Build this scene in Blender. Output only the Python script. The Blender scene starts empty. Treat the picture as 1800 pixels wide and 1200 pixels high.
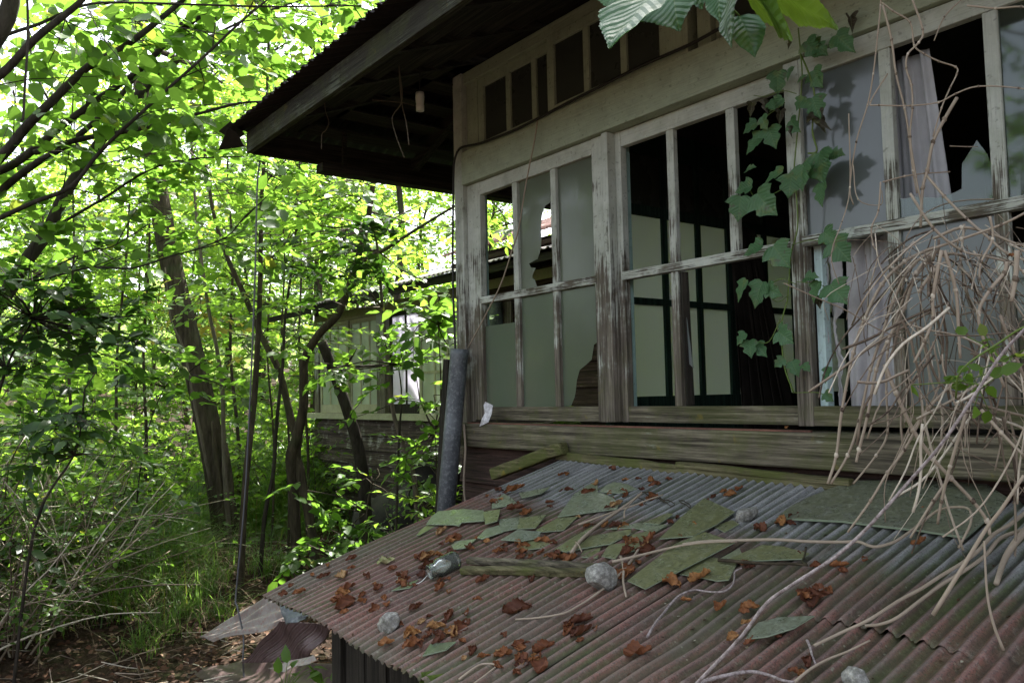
import bpy, math, random
import numpy as np
from mathutils import Vector, Matrix

scene = bpy.context.scene
rnd = random.Random(11)
rng = np.random.default_rng(11)
R = math.radians

# ---------------------------------------------------------------- camera
CAM = np.array([3.50656, -2.32045, 0.057196])
YAW, PIT, ROLL, FPX = -0.921918, 0.0640266, -0.0219097, 1451.51
_f = np.array([math.sin(YAW)*math.cos(PIT), math.cos(YAW)*math.cos(PIT), math.sin(PIT)])
_r = np.array([math.cos(YAW), -math.sin(YAW), 0.0])
_u = np.cross(_r, _f)
_r, _u = _r*math.cos(ROLL)+_u*math.sin(ROLL), -_r*math.sin(ROLL)+_u*math.cos(ROLL)
cam_data = bpy.data.cameras.new("camera")
cam = bpy.data.objects.new("camera", cam_data)
scene.collection.objects.link(cam)
cam.matrix_world = Matrix(((_r[0], _u[0], -_f[0], CAM[0]), (_r[1], _u[1], -_f[1], CAM[1]),
                           (_r[2], _u[2], -_f[2], CAM[2]), (0, 0, 0, 1)))
cam_data.sensor_width = 36.0
cam_data.lens = FPX/1800*36.0
cam_data.clip_start = 0.02
cam_data.clip_end = 800
scene.camera = cam

# ---------------------------------------------------------------- light
SUN_EL, SUN_AZ = R(56), R(-34)        # azimuth from +Y towards +X: the sun stands behind the house, to the left
EXPOSURE = 2.62
world = bpy.data.worlds.new("World"); scene.world = world; world.use_nodes = True
wn = world.node_tree
bg = wn.nodes["Background"]
sky = wn.nodes.new("ShaderNodeTexSky"); sky.sky_type = 'NISHITA'; sky.sun_disc = False
sky.sun_elevation = SUN_EL; sky.sun_rotation = SUN_AZ
sky.air_density = 1.0; sky.dust_density = 3.5; sky.ozone_density = 1.0
hsv = wn.nodes.new('ShaderNodeHueSaturation'); hsv.inputs['Saturation'].default_value = .42   # thin bright cloud
wn.links.new(sky.outputs[0], hsv.inputs['Color']); wn.links.new(hsv.outputs[0], bg.inputs[0]); bg.inputs[1].default_value = 0.11
sun_data = bpy.data.lights.new("sun", 'SUN'); sun_data.energy = 3.7; sun_data.angle = R(0.5); sun_data.color = (1, .97, .91)
sun = bpy.data.objects.new("sun", sun_data); scene.collection.objects.link(sun)
_sd = Vector((math.sin(SUN_AZ)*math.cos(SUN_EL), math.cos(SUN_AZ)*math.cos(SUN_EL), math.sin(SUN_EL)))
sun.rotation_euler = _sd.to_track_quat('Z', 'Y').to_euler()
scene.view_settings.view_transform = 'Standard'; scene.view_settings.look = 'None'
scene.view_settings.gamma = 1.0; scene.view_settings.exposure = EXPOSURE
scene.render.engine = 'CYCLES'
scene.cycles.max_bounces = 7; scene.cycles.diffuse_bounces = 4; scene.cycles.glossy_bounces = 3
scene.cycles.transmission_bounces = 6; scene.cycles.transparent_max_bounces = 12
scene.cycles.use_denoising = True
scene.cycles.sample_clamp_indirect = 6.0

# ---------------------------------------------------------------- helpers: space
def ray(x, y): return _f + _r*(x-900)/FPX - _u*(y-600)/FPX
def dep(x, y, t): return CAM + ray(x, y)*t                    # a point t metres in front of the camera
def on(x, y, ax, v):                                          # a point on the plane axis = v
    d = ray(x, y); return CAM + d*((v-CAM[ax])/d[ax])
RN = np.array([0.0203, -0.256, 0.9665]); RN /= np.linalg.norm(RN)
R0 = np.array([.911, -.04, -.207])
def roof_pt(x, y, h=0.0):                                     # a point h above the crest plane of the shed roof
    d = ray(x, y); return CAM + d*((RN@(R0+RN*h)-RN@CAM)/(RN@d))
def roof_z(x, y): return R0[2]-(RN[0]*(x-R0[0])+RN[1]*(y-R0[1]))/RN[2]
def c7(x, y): return 700+x/2.857, 780+y/2.857
def c8(x, y): return 1200+x/2.857, 780+y/2.857
def nrm(a): return a/np.maximum(np.linalg.norm(a, axis=-1, keepdims=True), 1e-9)
def ground_z(x, y):
    x = np.asarray(x, float); y = np.asarray(y, float)
    z = -1.4+0.05*np.sin(x*1.3+.4)*np.cos(y*1.1)+0.03*np.sin(x*3.1+y*2.3)
    z = z+0.30*np.exp(-(((x+3.2)/1.3)**2+((y+1.7)/1.1)**2))   # a low bank at the left
    d = np.sqrt((x+2)**2+(y-2)**2)
    z = z+np.maximum(0, d-15)*0.10
    return z

# ---------------------------------------------------------------- helpers: objects
def tag(o, label=None, cat=None, group=None, kind=None):
    if label: o['label'] = label
    if cat: o['category'] = cat
    if group: o['group'] = group
    if kind: o['kind'] = kind
    return o
def thing(name, label, cat, loc=(0, 0, 0), group=None):
    o = bpy.data.objects.new(name, None); scene.collection.objects.link(o)
    o.empty_display_size = .1; o.location = [float(c) for c in loc]
    return tag(o, label, cat, group)
def root_loc(o):
    while o.parent: o = o.parent
    return np.array(o.location)
def copy_tree(o, parent=None):
    c = o.copy(); scene.collection.objects.link(c)
    if parent: c.parent = parent
    for ch in list(o.children): copy_tree(ch, c)
    return c

class MB:                                                     # gathers geometry, becomes ONE mesh object
    def __init__(s): s.v = []; s.f = []; s.uv = None
    def add(s, v, f):
        b = len(s.v); s.v.extend([tuple(map(float, p)) for p in v]); s.f.extend([tuple(i+b for i in q) for q in f]); return s
    def box(s, a, b):
        (x0, y0, z0), (x1, y1, z1) = a, b
        v = [(x0, y0, z0), (x1, y0, z0), (x1, y1, z0), (x0, y1, z0), (x0, y0, z1), (x1, y0, z1), (x1, y1, z1), (x0, y1, z1)]
        return s.add(v, [(0, 3, 2, 1), (4, 5, 6, 7), (0, 1, 5, 4), (1, 2, 6, 5), (2, 3, 7, 6), (3, 0, 4, 7)])
    def beam(s, p, q, w, h, up=(0, 0, 1), seg=1, wob=0.0):    # a bar of section w x h from p to q
        p = np.array(p, float); q = np.array(q, float); d = nrm(q-p)
        sd = nrm(np.cross(d, np.array(up, float))); u2 = np.cross(sd, d)
        v = []; f = []
        for i in range(seg+1):
            c = p+(q-p)*i/seg+(rng.normal(size=3)*wob if seg > 1 else 0)
            k = 1+(rng.normal()*wob*6 if seg > 1 else 0)
            for a, b in ((-1, -1), (1, -1), (1, 1), (-1, 1)): v.append(c+sd*a*w/2*k+u2*b*h/2*k)
        for i in range(seg):
            o = i*4
            for k in range(4): f.append((o+k, o+(k+1) % 4, o+4+(k+1) % 4, o+4+k))
        f += [(3, 2, 1, 0), tuple(seg*4+k for k in range(4))]
        return s.add(v, f)
    def tube(s, pts, rad, n=6, smooth=3):
        P = np.array(pts, float); Rr = np.array(rad if hasattr(rad, '__len__') else [rad]*len(P), float)
        if smooth > 1 and len(P) > 2:
            Q = np.vstack([2*P[0]-P[1], P, 2*P[-1]-P[-2]]); out = []; ro = []
            for i in range(len(P)-1):
                p0, p1, p2, p3 = Q[i:i+4]
                for k in range(smooth):
                    t = k/smooth
                    out.append(.5*((2*p1)+(-p0+p2)*t+(2*p0-5*p1+4*p2-p3)*t*t+(-p0+3*p1-3*p2+p3)*t**3)); ro.append(Rr[i]*(1-t)+Rr[i+1]*t)
            out.append(P[-1]); ro.append(Rr[-1]); P = np.array(out); Rr = np.array(ro)
        T = nrm(np.gradient(P, axis=0)); a = np.array([0, 0, 1.0]) if abs(T[0][2]) < .9 else np.array([1.0, 0, 0])
        N = nrm(np.cross(T[0], a)); v = []; f = []
        for i in range(len(P)):
            N = nrm(N-T[i]*(N@T[i])); B = np.cross(T[i], N)
            for k in range(n):
                an = 2*math.pi*k/n; v.append(P[i]+Rr[i]*(math.cos(an)*N+math.sin(an)*B))
        for i in range(len(P)-1):
            for k in range(n): f.append((i*n+k, i*n+(k+1) % n, (i+1)*n+(k+1) % n, (i+1)*n+k))
        f += [tuple(range(n-1, -1, -1)), tuple((len(P)-1)*n+k for k in range(n))]
        return s.add(v, f)
    def slab(s, poly, nv, th):                                # a polygon given thickness along nv
        P = np.array(poly, float); n = len(P); nv = nrm(np.array(nv, float))
        v = list(P)+list(P-nv*th); f = [tuple(range(n)), tuple(range(2*n-1, n-1, -1))]
        for i in range(n): f.append((i, n+i, n+(i+1) % n, (i+1) % n))
        return s.add(v, f)
    def lathe(s, prof, c, ax, n=20):                          # profile (r, t) about an axis
        c = np.array(c, float); ax = nrm(np.array(ax, float)); a = np.array([0, 0, 1.0]) if abs(ax[2]) < .9 else np.array([1.0, 0, 0])
        N = nrm(np.cross(ax, a)); B = np.cross(ax, N); v = []; f = []
        for r_, t in prof:
            for k in range(n):
                an = 2*math.pi*k/n; v.append(c+ax*t+r_*(math.cos(an)*N+math.sin(an)*B))
        for i in range(len(prof)-1):
            for k in range(n): f.append((i*n+k, i*n+(k+1) % n, (i+1)*n+(k+1) % n, (i+1)*n+k))
        return s.add(v, f)
    def build(s, name, mat, parent=None, smooth=False, bevel=0.0, origin=None, solid=0.0):
        me = bpy.data.meshes.new(name)
        off = root_loc(parent) if parent else (np.array(origin, float) if origin is not None else np.zeros(3))
        V = np.array(s.v, float)-off
        me.from_pydata([tuple(p) for p in V], [], s.f); me.validate(); me.update()
        for m in (mat if isinstance(mat, (list, tuple)) else [mat]): me.materials.append(m)
        if smooth: me.polygons.foreach_set("use_smooth", [True]*len(me.polygons))
        o = bpy.data.objects.new(name, me); scene.collection.objects.link(o)
        if parent: o.parent = parent
        elif origin is not None: o.location = [float(c) for c in origin]
        if bevel:
            b = o.modifiers.new("bevel", 'BEVEL'); b.width = bevel; b.segments = 2; b.limit_method = 'ANGLE'; b.angle_limit = R(40)
        if solid:
            b = o.modifiers.new("solid", 'SOLIDIFY'); b.thickness = solid; b.offset = -1
        return o

def fast_mesh(name, V, loops, starts, mat, parent=None, origin=None, smooth=True, uv=None, attr=None):
    me = bpy.data.meshes.new(name)
    off = root_loc(parent) if parent else (np.array(origin, float) if origin is not None else np.zeros(3))
    V = (np.asarray(V, float)-off).astype(np.float32)
    me.vertices.add(len(V)); me.vertices.foreach_set("co", V.ravel())
    me.loops.add(len(loops)); me.loops.foreach_set("vertex_index", np.asarray(loops, np.int32))
    me.polygons.add(len(starts)); me.polygons.foreach_set("loop_start", np.asarray(starts, np.int32))
    if uv is not None:
        l = me.uv_layers.new(name="uv"); l.data.foreach_set("uv", np.asarray(uv, np.float32)[np.asarray(loops)].ravel())
    if attr is not None:
        for k, a in attr.items():
            at = me.attributes.new(k, 'FLOAT', 'POINT'); at.data.foreach_set("value", np.asarray(a, np.float32))
    me.update(calc_edges=True); me.validate()
    if smooth: me.polygons.foreach_set("use_smooth", [True]*len(me.polygons))
    me.materials.append(mat)
    o = bpy.data.objects.new(name, me); scene.collection.objects.link(o)
    if parent: o.parent = parent
    elif origin is not None: o.location = [float(c) for c in origin]
    return o
def grid_mesh(name, G, mat, parent=None, origin=None, attr=None, smooth=True, solid=0.0, uv=None):
    h, w, _ = G.shape; i = np.arange(h-1)[:, None]*w+np.arange(w-1)[None]
    q = np.stack([i, i+1, i+w+1, i+w], -1).reshape(-1, 4)
    o = fast_mesh(name, G.reshape(-1, 3), q.ravel(), np.arange(len(q))*4, mat, parent, origin, smooth, uv, attr)
    if solid:
        b = o.modifiers.new("solid", 'SOLIDIFY'); b.thickness = solid; b.offset = -1
    return o
# ---------------------------------------------------------------- materials
class NT:
    def __init__(s, name):
        s.m = bpy.data.materials.new(name); s.m.use_nodes = True; s.t = s.m.node_tree; s.t.nodes.clear()
        s.out = s.t.nodes.new('ShaderNodeOutputMaterial')
    def n(s, typ, **kw):
        nd = s.t.nodes.new('ShaderNode'+typ)
        for k, v in kw.items(): setattr(nd, k, v)
        return nd
    def set(s, sock, v):
        if isinstance(v, bpy.types.NodeSocket): s.t.links.new(v, sock)
        elif isinstance(v, (tuple, list)) and len(v) == 3 and sock.type == 'RGBA': sock.default_value = (*v, 1)
        else: sock.default_value = v
    def coord(s, scale=(1, 1, 1), kind='Object', loc=(0, 0, 0)):
        c = s.n('TexCoord'); mp = s.n('Mapping'); mp.inputs['Scale'].default_value = scale; mp.inputs['Location'].default_value = loc
        s.t.links.new(c.outputs[kind], mp.inputs[0]); return mp.outputs[0]
    def noise(s, vec, scale, detail=5, rough=.55, dist=0.0):
        nd = s.n('TexNoise'); s.set(nd.inputs['Vector'], vec); nd.inputs['Scale'].default_value = scale
        nd.inputs['Detail'].default_value = detail; nd.inputs['Roughness'].default_value = rough; nd.inputs['Distortion'].default_value = dist
        return nd.outputs['Fac']
    def vor(s, vec, scale, feat='F1'):
        nd = s.n('TexVoronoi', feature=feat); s.set(nd.inputs['Vector'], vec); nd.inputs['Scale'].default_value = scale; return nd.outputs['Distance']
    def ramp(s, fac, stops):
        nd = s.n('ValToRGB'); e = nd.color_ramp.elements
        while len(e) < len(stops): e.new(.5)
        for i, (p, c) in enumerate(stops):
            e[i].position = p; e[i].color = (*c, 1) if isinstance(c, (tuple, list)) else (c, c, c, 1)
        s.set(nd.inputs[0], fac); return nd.outputs[0]
    def mix(s, fac, a, b, mode='MIX'):
        nd = s.n('Mix', data_type='RGBA', blend_type=mode); s.set(nd.inputs[0], fac); s.set(nd.inputs[6], a); s.set(nd.inputs[7], b); return nd.outputs[2]
    def math(s, op, a, b=0.0):
        nd = s.n('Math', operation=op); s.set(nd.inputs[0], a); s.set(nd.inputs[1], b); return nd.outputs[0]
    def sep(s, vec):
        nd = s.n('SeparateXYZ'); s.set(nd.inputs[0], vec); return nd.outputs
    def island(s): return s.n('NewGeometry').outputs['Random Per Island']
    def objrand(s): return s.n('ObjectInfo').outputs['Random']
    def attr(s, k): nd = s.n('Attribute'); nd.attribute_name = k; return nd.outputs['Fac']
    def bump(s, h, strength=.3, dist=.01):
        nd = s.n('Bump'); nd.inputs['Strength'].default_value = strength; nd.inputs['Distance'].default_value = dist
        s.set(nd.inputs['Height'], h); return nd.outputs[0]
    def bsdf(s, color, rough=.7, spec=.3, normal=None, metal=0.0, **kw):
        nd = s.n('BsdfPrincipled'); s.set(nd.inputs['Base Color'], color); s.set(nd.inputs['Roughness'], rough)
        s.set(nd.inputs['Specular IOR Level'], spec); s.set(nd.inputs['Metallic'], metal)
        if normal is not None: s.set(nd.inputs['Normal'], normal)
        for k, v in kw.items(): s.set(nd.inputs[k], v)
        return nd.outputs[0]
    def mixs(s, fac, a, b):
        nd = s.n('MixShader'); s.set(nd.inputs[0], fac); s.t.links.new(a, nd.inputs[1]); s.t.links.new(b, nd.inputs[2]); return nd.outputs[0]
    def done(s, sh): s.t.links.new(sh, s.out.inputs[0]); return s.m

def m_leaf(name, c1, c2, tr, tfac=.5, rough=.42, spec=.35, yellow=.05):
    k = NT(name); r = k.island(); v = k.coord()
    col = k.ramp(r, [(0, c1), (.6, c2), (1-yellow, c2), (1, (c2[0]*2.4, c2[1]*1.1, c2[2]))])
    mot = k.noise(v, 2.2, 2); col = k.mix(k.math('MULTIPLY', mot, .35), col, c1)
    tcol = k.ramp(r, [(0, [a*.75 for a in tr]), (.7, tr), (1-yellow, tr), (1, (tr[0]*1.6, tr[1]*.95, tr[2]))])
    t = k.n('BsdfTranslucent'); k.set(t.inputs[0], tcol)
    return k.done(k.mixs(tfac, k.bsdf(col, rough, spec), t.outputs[0]))
M = {}
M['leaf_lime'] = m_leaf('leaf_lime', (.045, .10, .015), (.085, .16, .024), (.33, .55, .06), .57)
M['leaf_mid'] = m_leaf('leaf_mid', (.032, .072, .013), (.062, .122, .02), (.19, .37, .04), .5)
M['leaf_shade_dark'] = m_leaf('leaf_shade_dark', (.016, .045, .010), (.035, .080, .018), (.07, .17, .015), .32, .38, .4, .02)  # shade put into the leaf colour: darker and less translucent
M['leaf_yellow'] = m_leaf('leaf_yellow', (.20, .20, .03), (.30, .26, .05), (.5, .45, .08), .5)
M['leaf_far_haze'] = m_leaf('leaf_far_haze', (.07, .13, .04), (.12, .18, .06), (.38, .52, .14), .55, .6, .2)  # paler leaf with distance haze put into its colour
M['grass'] = m_leaf('grass', (.05, .10, .018), (.09, .16, .03), (.20, .36, .05), .45, .4, .4, .12)
M['straw'] = m_leaf('straw', (.16, .12, .07), (.28, .22, .14), (.3, .25, .15), .2, .6, .2)

def m_bark(name, c1, c2, moss=.25):
    k = NT(name); v = k.coord((9, 9, 1.6)); a = k.noise(v, 3, 7, .65, .4); b = k.noise(k.coord(), 2.3, 4)
    col = k.ramp(a, [(.3, c1), (.7, c2)])
    mm = k.ramp(b, [(.55, 0.0), (.75, moss)]); col = k.mix(mm, col, (.05, .085, .03))
    return k.done(k.bsdf(col, .9, .1, k.bump(a, .7, .02)))
M['bark'] = m_bark('bark', (.020, .016, .012), (.088, .070, .048), .5)
M['bark_pale'] = m_bark('bark_pale', (.06, .05, .038), (.17, .14, .11), .35)
M['bark_dark'] = m_bark('bark_dark', (.018, .015, .012), (.06, .05, .04), .15)
M['dead_stem'] = None
k = NT('dead_stem'); r = k.island(); a = k.noise(k.coord((30, 30, 6)), 4, 4)
k_col = k.mix(k.ramp(a, [(.42, 0.0), (.62, .45)]), k.ramp(r, [(0, (.05, .034, .025)), (.35, (.15, .112, .082)), (.65, (.36, .295, .23)), (1, (.64, .57, .47))]), (.27, .21, .155))
M['dead_stem'] = k.done(k.bsdf(k_col, .75, .25, k.bump(a, .3, .003)))
k = NT('grey_stem'); a = k.noise(k.coord((60, 60, 60)), 2, 7, .75)
M['grey_stem'] = k.done(k.bsdf(k.ramp(a, [(.38, (.13, .10, .095)), (.62, (.36, .31, .305))]), .7, .2, k.bump(a, .3, .003)))
k = NT('green_stem'); M['green_stem'] = k.done(k.bsdf((.10, .15, .03), .55, .3))

def m_wood(name, ax, wood=((.06, .05, .038), (.19, .165, .13)), paint=None, cover=.5, zfade=None, moss=.0, cracks=.5):
    k = NT(name); sc = [80, 80, 80]; sc[ax] = 2.4; v = k.coord(tuple(sc)); vo = k.coord()
    g = k.noise(v, 1.0, 7, .65, .25); g2 = k.noise(k.coord(tuple(c*3.2 for c in sc)), 1.0, 3, .6)
    big = k.noise(vo, 5.5, 6, .6)
    col = k.ramp(g, [(.36, [a*.7 for a in wood[0]]), (.48, [a*.6+b*.4 for a, b in zip(*wood)]), (.63, [b*1.15 for b in wood[1]])]); col = k.mix(k.ramp(g2, [(.36, .75), (.43, 0.0)]), col, [a*.4 for a in wood[0]])
    col = k.mix(k.ramp(big, [(.35, .45), (.65, 0.0)]), col, wood[0])
    h = k.math('MULTIPLY', g, 1.0)
    if paint:
        m = k.math('ADD', k.math('MULTIPLY', big, .75), k.math('MULTIPLY', g2, .45))
        m = k.math('ADD', m, k.math('MULTIPLY', g, .35))
        if zfade:
            z = k.sep(vo)[2]
            m = k.math('ADD', m, k.math('MULTIPLY', k.math('SUBTRACT', z, zfade[0]), zfade[1]))
        t = 1.02-cover*.5
        mask = k.ramp(m, [(max(0, t-.035), 0.0), (min(1, t+.035), 1.0)])
        pc = k.mix(k.ramp(k.noise(vo, 9, 6, .7), [(.42, 0.0), (.68, .45)]), paint, [c*.55 for c in paint])
        pc = k.mix(k.ramp(k.noise(vo, 55, 4, .6), [(.60, 0.0), (.68, .45)]), pc, [c*.22 for c in paint])
        pc = k.mix(k.ramp(g2, [(.25, .35), (.5, 0.0)]), pc, [c*.4 for c in paint])
        col = k.mix(mask, col, pc); h = k.math('ADD', h, k.math('MULTIPLY', mask, .6))
    if moss:
        mm = k.ramp(k.noise(vo, 7, 7, .65), [(.46, 0.0), (.58, moss)]); col = k.mix(mm, col, (.075, .09, .02))
        ml = k.ramp(k.noise(vo, 16, 5, .6), [(.64, 0.0), (.70, moss*.8)]); col = k.mix(ml, col, (.22, .17, .02))
    return k.done(k.bsdf(col, .82, .18, k.bump(h, .8, .005)))
PAINT = (.34, .38, .285)
for ax, nm in ((0, 'x'), (1, 'y'), (2, 'z')):
    M['paint_'+nm] = m_wood('painted_wood_'+nm, ax, paint=PAINT, cover=.98, zfade=(2.15, .30), moss=.0)
    M['worn_'+nm] = m_wood('worn_wood_'+nm, ax, wood=((.075, .062, .05), (.23, .20, .165)), paint=(.48, .50, .45), cover=.50, zfade=(1.93, .36), moss=.18)
    M['grey_'+nm] = m_wood('grey_wood_'+nm, ax, wood=((.045, .038, .028), (.20, .175, .125)), paint=(.42, .42, .34), cover=.10, moss=.38)
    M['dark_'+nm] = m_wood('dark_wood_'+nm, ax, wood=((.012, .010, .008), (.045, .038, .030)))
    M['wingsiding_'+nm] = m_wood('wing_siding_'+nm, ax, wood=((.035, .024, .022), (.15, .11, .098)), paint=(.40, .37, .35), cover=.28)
    M['siding_'+nm] = m_wood('siding_'+nm, ax, wood=((.020, .012, .010), (.075, .045, .037)), paint=(.30, .27, .25), cover=.10)
    M['green_'+nm] = m_wood('green_frame_'+nm, ax, wood=((.010, .025, .017), (.028, .055, .040)))
M['fascia'] = m_wood('fascia_wood', 0, wood=((.02, .018, .014), (.06, .056, .043)), paint=(.085, .09, .07), cover=.40, moss=.2)
M['batten'] = m_wood('batten', 0, wood=((.05, .045, .02), (.17, .15, .085)), moss=.7)
M['teal'] = m_wood('teal_frame', 2, paint=(.26, .38, .35), cover=1.3)
M['paleblue'] = m_wood('pale_blue_frame', 2, paint=(.52, .66, .66), cover=1.35)
M['cream_x'] = m_wood('cream_wood_x', 0, paint=(.42, .40, .28), cover=1.0)
M['cream_z'] = m_wood('cream_wood_z', 2, paint=(.42, .40, .28), cover=1.0)

def m_frost(name, col, tcol, tf, gl=.35, rough=.22, dirt=.3):      # ground glass with years of dirt on it
    k = NT(name); v = k.coord(); n1 = k.noise(v, 3.0, 6, .65); n2 = k.noise(k.coord((60, 60, 5)), 1, 4)
    c = k.mix(k.ramp(n1, [(.35, 0.0), (.75, dirt)]), col, [a*.4 for a in col]); c = k.mix(k.ramp(n2, [(.5, 0.0), (.8, .12)]), c, [min(1, a*1.5) for a in col])
    t = k.n('BsdfTranslucent'); k.set(t.inputs[0], tcol)
    wv = k.noise(k.coord((9, 9, 4)), 1, 3)
    d = k.bsdf(c, k.ramp(n1, [(.35, rough*.5), (.7, rough*1.8)]), gl, k.bump(wv, .12, .01))
    return k.done(k.mixs(tf, d, t.outputs[0]))
M['frost'] = m_frost('frosted_pane', (.19, .21, .165), (.45, .50, .40), .45, .6, .10)
M['frost_low'] = m_frost('frosted_pane_mossy', (.15, .18, .135), (.36, .44, .33), .45, .6, .12)
M['frost_grey'] = m_frost('frosted_pane_grey', (.15, .17, .17), (.5, .55, .55), .35, .6, .12)
M['frost_dark'] = m_frost('frosted_pane_dark', (.055, .06, .05), (.05, .06, .05), .2, .35, .3)
M['shoji'] = m_frost('partition_pane', (.84, .81, .90), (.95, .92, 1.0), .6, .2, .4, .05)
M['wingpane_reflect'] = m_frost('far_pane_reflect', (.50, .55, .45), (.55, .6, .5), .35, .7, .10)  # base lightened to stand in for pale reflections in the glass
def m_glass(name, tint, opq, rough=.04, film=(.16, .18, .13)):
    k = NT(name); tr = k.n('BsdfTransparent'); k.set(tr.inputs[0], tint); v = k.coord()
    n = k.ramp(k.noise(v, 6, 7, .7), [(.35, opq*.4), (.75, min(1, opq*1.6))])
    d = k.bsdf(film, .6, .2); g = k.n('BsdfGlossy'); k.set(g.inputs[0], (.9, .95, .95)); g.inputs['Roughness'].default_value = rough
    fr = k.n('Fresnel'); fr.inputs[0].default_value = 1.5
    return k.done(k.mixs(fr.outputs[0], k.mixs(n, tr.outputs[0], d), g.outputs[0]))
M['pane_clear'] = m_glass('dirty_clear_pane', (.55, .62, .60), .18)
M['jar'] = m_glass('jar_glass', (.95, .97, .95), .14, .05, (.50, .54, .47))
def m_shard(name, c, moss):
    k = NT(name); v = k.coord(); n1 = k.noise(v, 24, 8, .7, .4); n2 = k.noise(v, 95, 6, .75); r = k.objrand()
    col = k.mix(k.ramp(n1, [(.38, 0.0), (.66, moss)]), c, (.140, .138, .034)); col = k.mix(k.ramp(n2, [(.46, 0.0), (.62, .75)]), col, (.040, .045, .022))
    col = k.mix(k.ramp(r, [(0, 0.0), (1, .4)]), col, (.12, .13, .06)); n3 = k.noise(v, 55, 7, .8, .6); col = k.mix(k.ramp(n3, [(.54, 0.0), (.68, .65)]), col, (.30, .32, .25)); col = k.mix(k.ramp(n3, [(.36, .7), (.46, 0.0)]), col, (.05, .052, .03))
    return k.done(k.bsdf(col, k.ramp(n1, [(.3, .14), (.7, .55)]), .6))
M['shard'] = m_shard('mossy_glass_shard', (.150, .160, .095), .85)
M['shard_pale'] = m_shard('pale_glass_shard', (.205, .235, .185), .45)
M['shard_clear'] = m_shard('wet_glass_shard', (.15, .17, .15), .25)
M['bottle'] = m_shard('bottle_glass', (.035, .06, .045), .3)
k = NT('broken_glass_edge'); M['edge'] = k.done(k.bsdf((.20, .24, .17), .25, .5))
M['slab'] = m_shard('grey_green_slab', (.135, .145, .115), .35)

def m_roof():
    k = NT('painted_corrugated_iron'); v = k.coord(); x, y, z = k.sep(v); val = k.attr('valley')
    st = k.noise(k.coord((44, 2.4, 1)), 1.6, 8, .7, .3); n = k.noise(v, 4.5, 7, .65); fine = k.noise(v, 75, 6, .8); fin2 = k.noise(v, 210, 4, .8)
    zinc = k.ramp(st, [(.36, (.10, .10, .105)), (.62, (.31, .31, .32))]); zinc = k.mix(k.ramp(fine, [(.5, 0.0), (.75, .5)]), zinc, (.36, .37, .38))
    red = k.ramp(k.math('ADD', k.math('MULTIPLY', n, .6), k.math('MULTIPLY', st, .4)), [(.30, (.050, .034, .032)), (.45, (.120, .066, .056)), (.58, (.19, .078, .062)), (.72, (.25, .18, .15))])
    red = k.mix(k.ramp(fine, [(.52, 0.0), (.66, .75)]), red, (.23, .19, .17)); red = k.mix(k.ramp(fin2, [(.40, .8), (.50, 0.0)]), red, (.030, .022, .022)); zinc = k.mix(k.ramp(fin2, [(.38, .7), (.5, 0.0)]), zinc, (.05, .048, .045))
    bigp = k.noise(k.coord((1, .6, 1)), 2.1, 5, .6, .5); red = k.mix(k.ramp(bigp, [(.39, .85), (.52, 0.0)]), red, (.082, .078, .056)); red = k.mix(k.ramp(bigp, [(.56, 0.0), (.68, .6)]), red, (.20, .095, .085))
    b = k.math('ADD', k.math('SUBTRACT', y, .70), k.math('MULTIPLY', k.math('SUBTRACT', n, .5), .32))
    b = k.math('ADD', b, k.math('MULTIPLY', k.math('SUBTRACT', st, .5), .30))
    mask = k.ramp(k.math('ADD', b, .90), [(.38, 0.0), (.52, 1.0)])
    col = k.mix(mask, red, zinc)
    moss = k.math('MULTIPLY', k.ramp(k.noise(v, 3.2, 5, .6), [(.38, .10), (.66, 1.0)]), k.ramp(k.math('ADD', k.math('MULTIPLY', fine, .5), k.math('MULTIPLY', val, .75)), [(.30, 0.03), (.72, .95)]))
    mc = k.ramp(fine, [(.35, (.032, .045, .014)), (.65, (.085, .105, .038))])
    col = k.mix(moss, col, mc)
    dirt = k.ramp(k.math('MULTIPLY', val, k.noise(v, 9, 5)), [(.32, 0.0), (.55, .62)]); col = k.mix(k.ramp(val, [(.04, .14), (.22, 0.0)]), col, (.30, .27, .25)); col = k.mix(dirt, col, (.028, .024, .018))  # groove dirt doubles as painted shade; pale crest wear doubles as highlights
    lich = k.ramp(k.vor(v, 55), [(.10, .75), (.19, 0.0)]); lich = k.math('MULTIPLY', lich, k.ramp(k.noise(v, 7, 3), [(.5, 0.0), (.62, .8)])); col = k.mix(lich, col, (.24, .255, .19))
    return k.done(k.bsdf(col, k.ramp(n, [(.3, .5), (.7, .8)]), .35, k.bump(fine, .4, .003)))
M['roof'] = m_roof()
def m_metal(name, a, b, c=None, cf=.5, rough=.45, metal=.3):
    k = NT(name); v = k.coord(); n = k.noise(v, 7, 8, .7); f = k.noise(v, 60, 6, .75)
    col = k.ramp(n, [(.36, a), (.64, b)])
    if c: col = k.mix(k.ramp(f, [(.5, 0.0), (.66, cf)]), col, c)
    return k.done(k.bsdf(col, rough, .4, k.bump(f, .25, .003), metal))
M['pipe'] = m_metal('galvanised_pipe', (.05, .056, .065), (.125, .135, .15), (.24, .25, .265), .65, .5, .2)
M['rust'] = m_metal('rusty_iron', (.07, .030, .022), (.17, .07, .05), (.24, .13, .09), .4, .75, 0)
M['rust_sun'] = m_metal('rust_red_roof_iron', (.22, .10, .08), (.40, .22, .18), (.5, .36, .32), .4, .7, 0)
M['sheet_pale'] = m_metal('weathered_sheet', (.15, .12, .11), (.30, .27, .25), (.26, .12, .085), .8, .6, .1)
M['sheet_rust'] = m_metal('brown_sheet', (.055, .034, .032), (.125, .082, .082), (.15, .12, .12), .4, .4, .25)
M['wing_roof'] = m_metal('greyed_roof_iron', (.34, .30, .29), (.52, .47, .46), (.34, .2, .16), .3, .7, 0)
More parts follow.
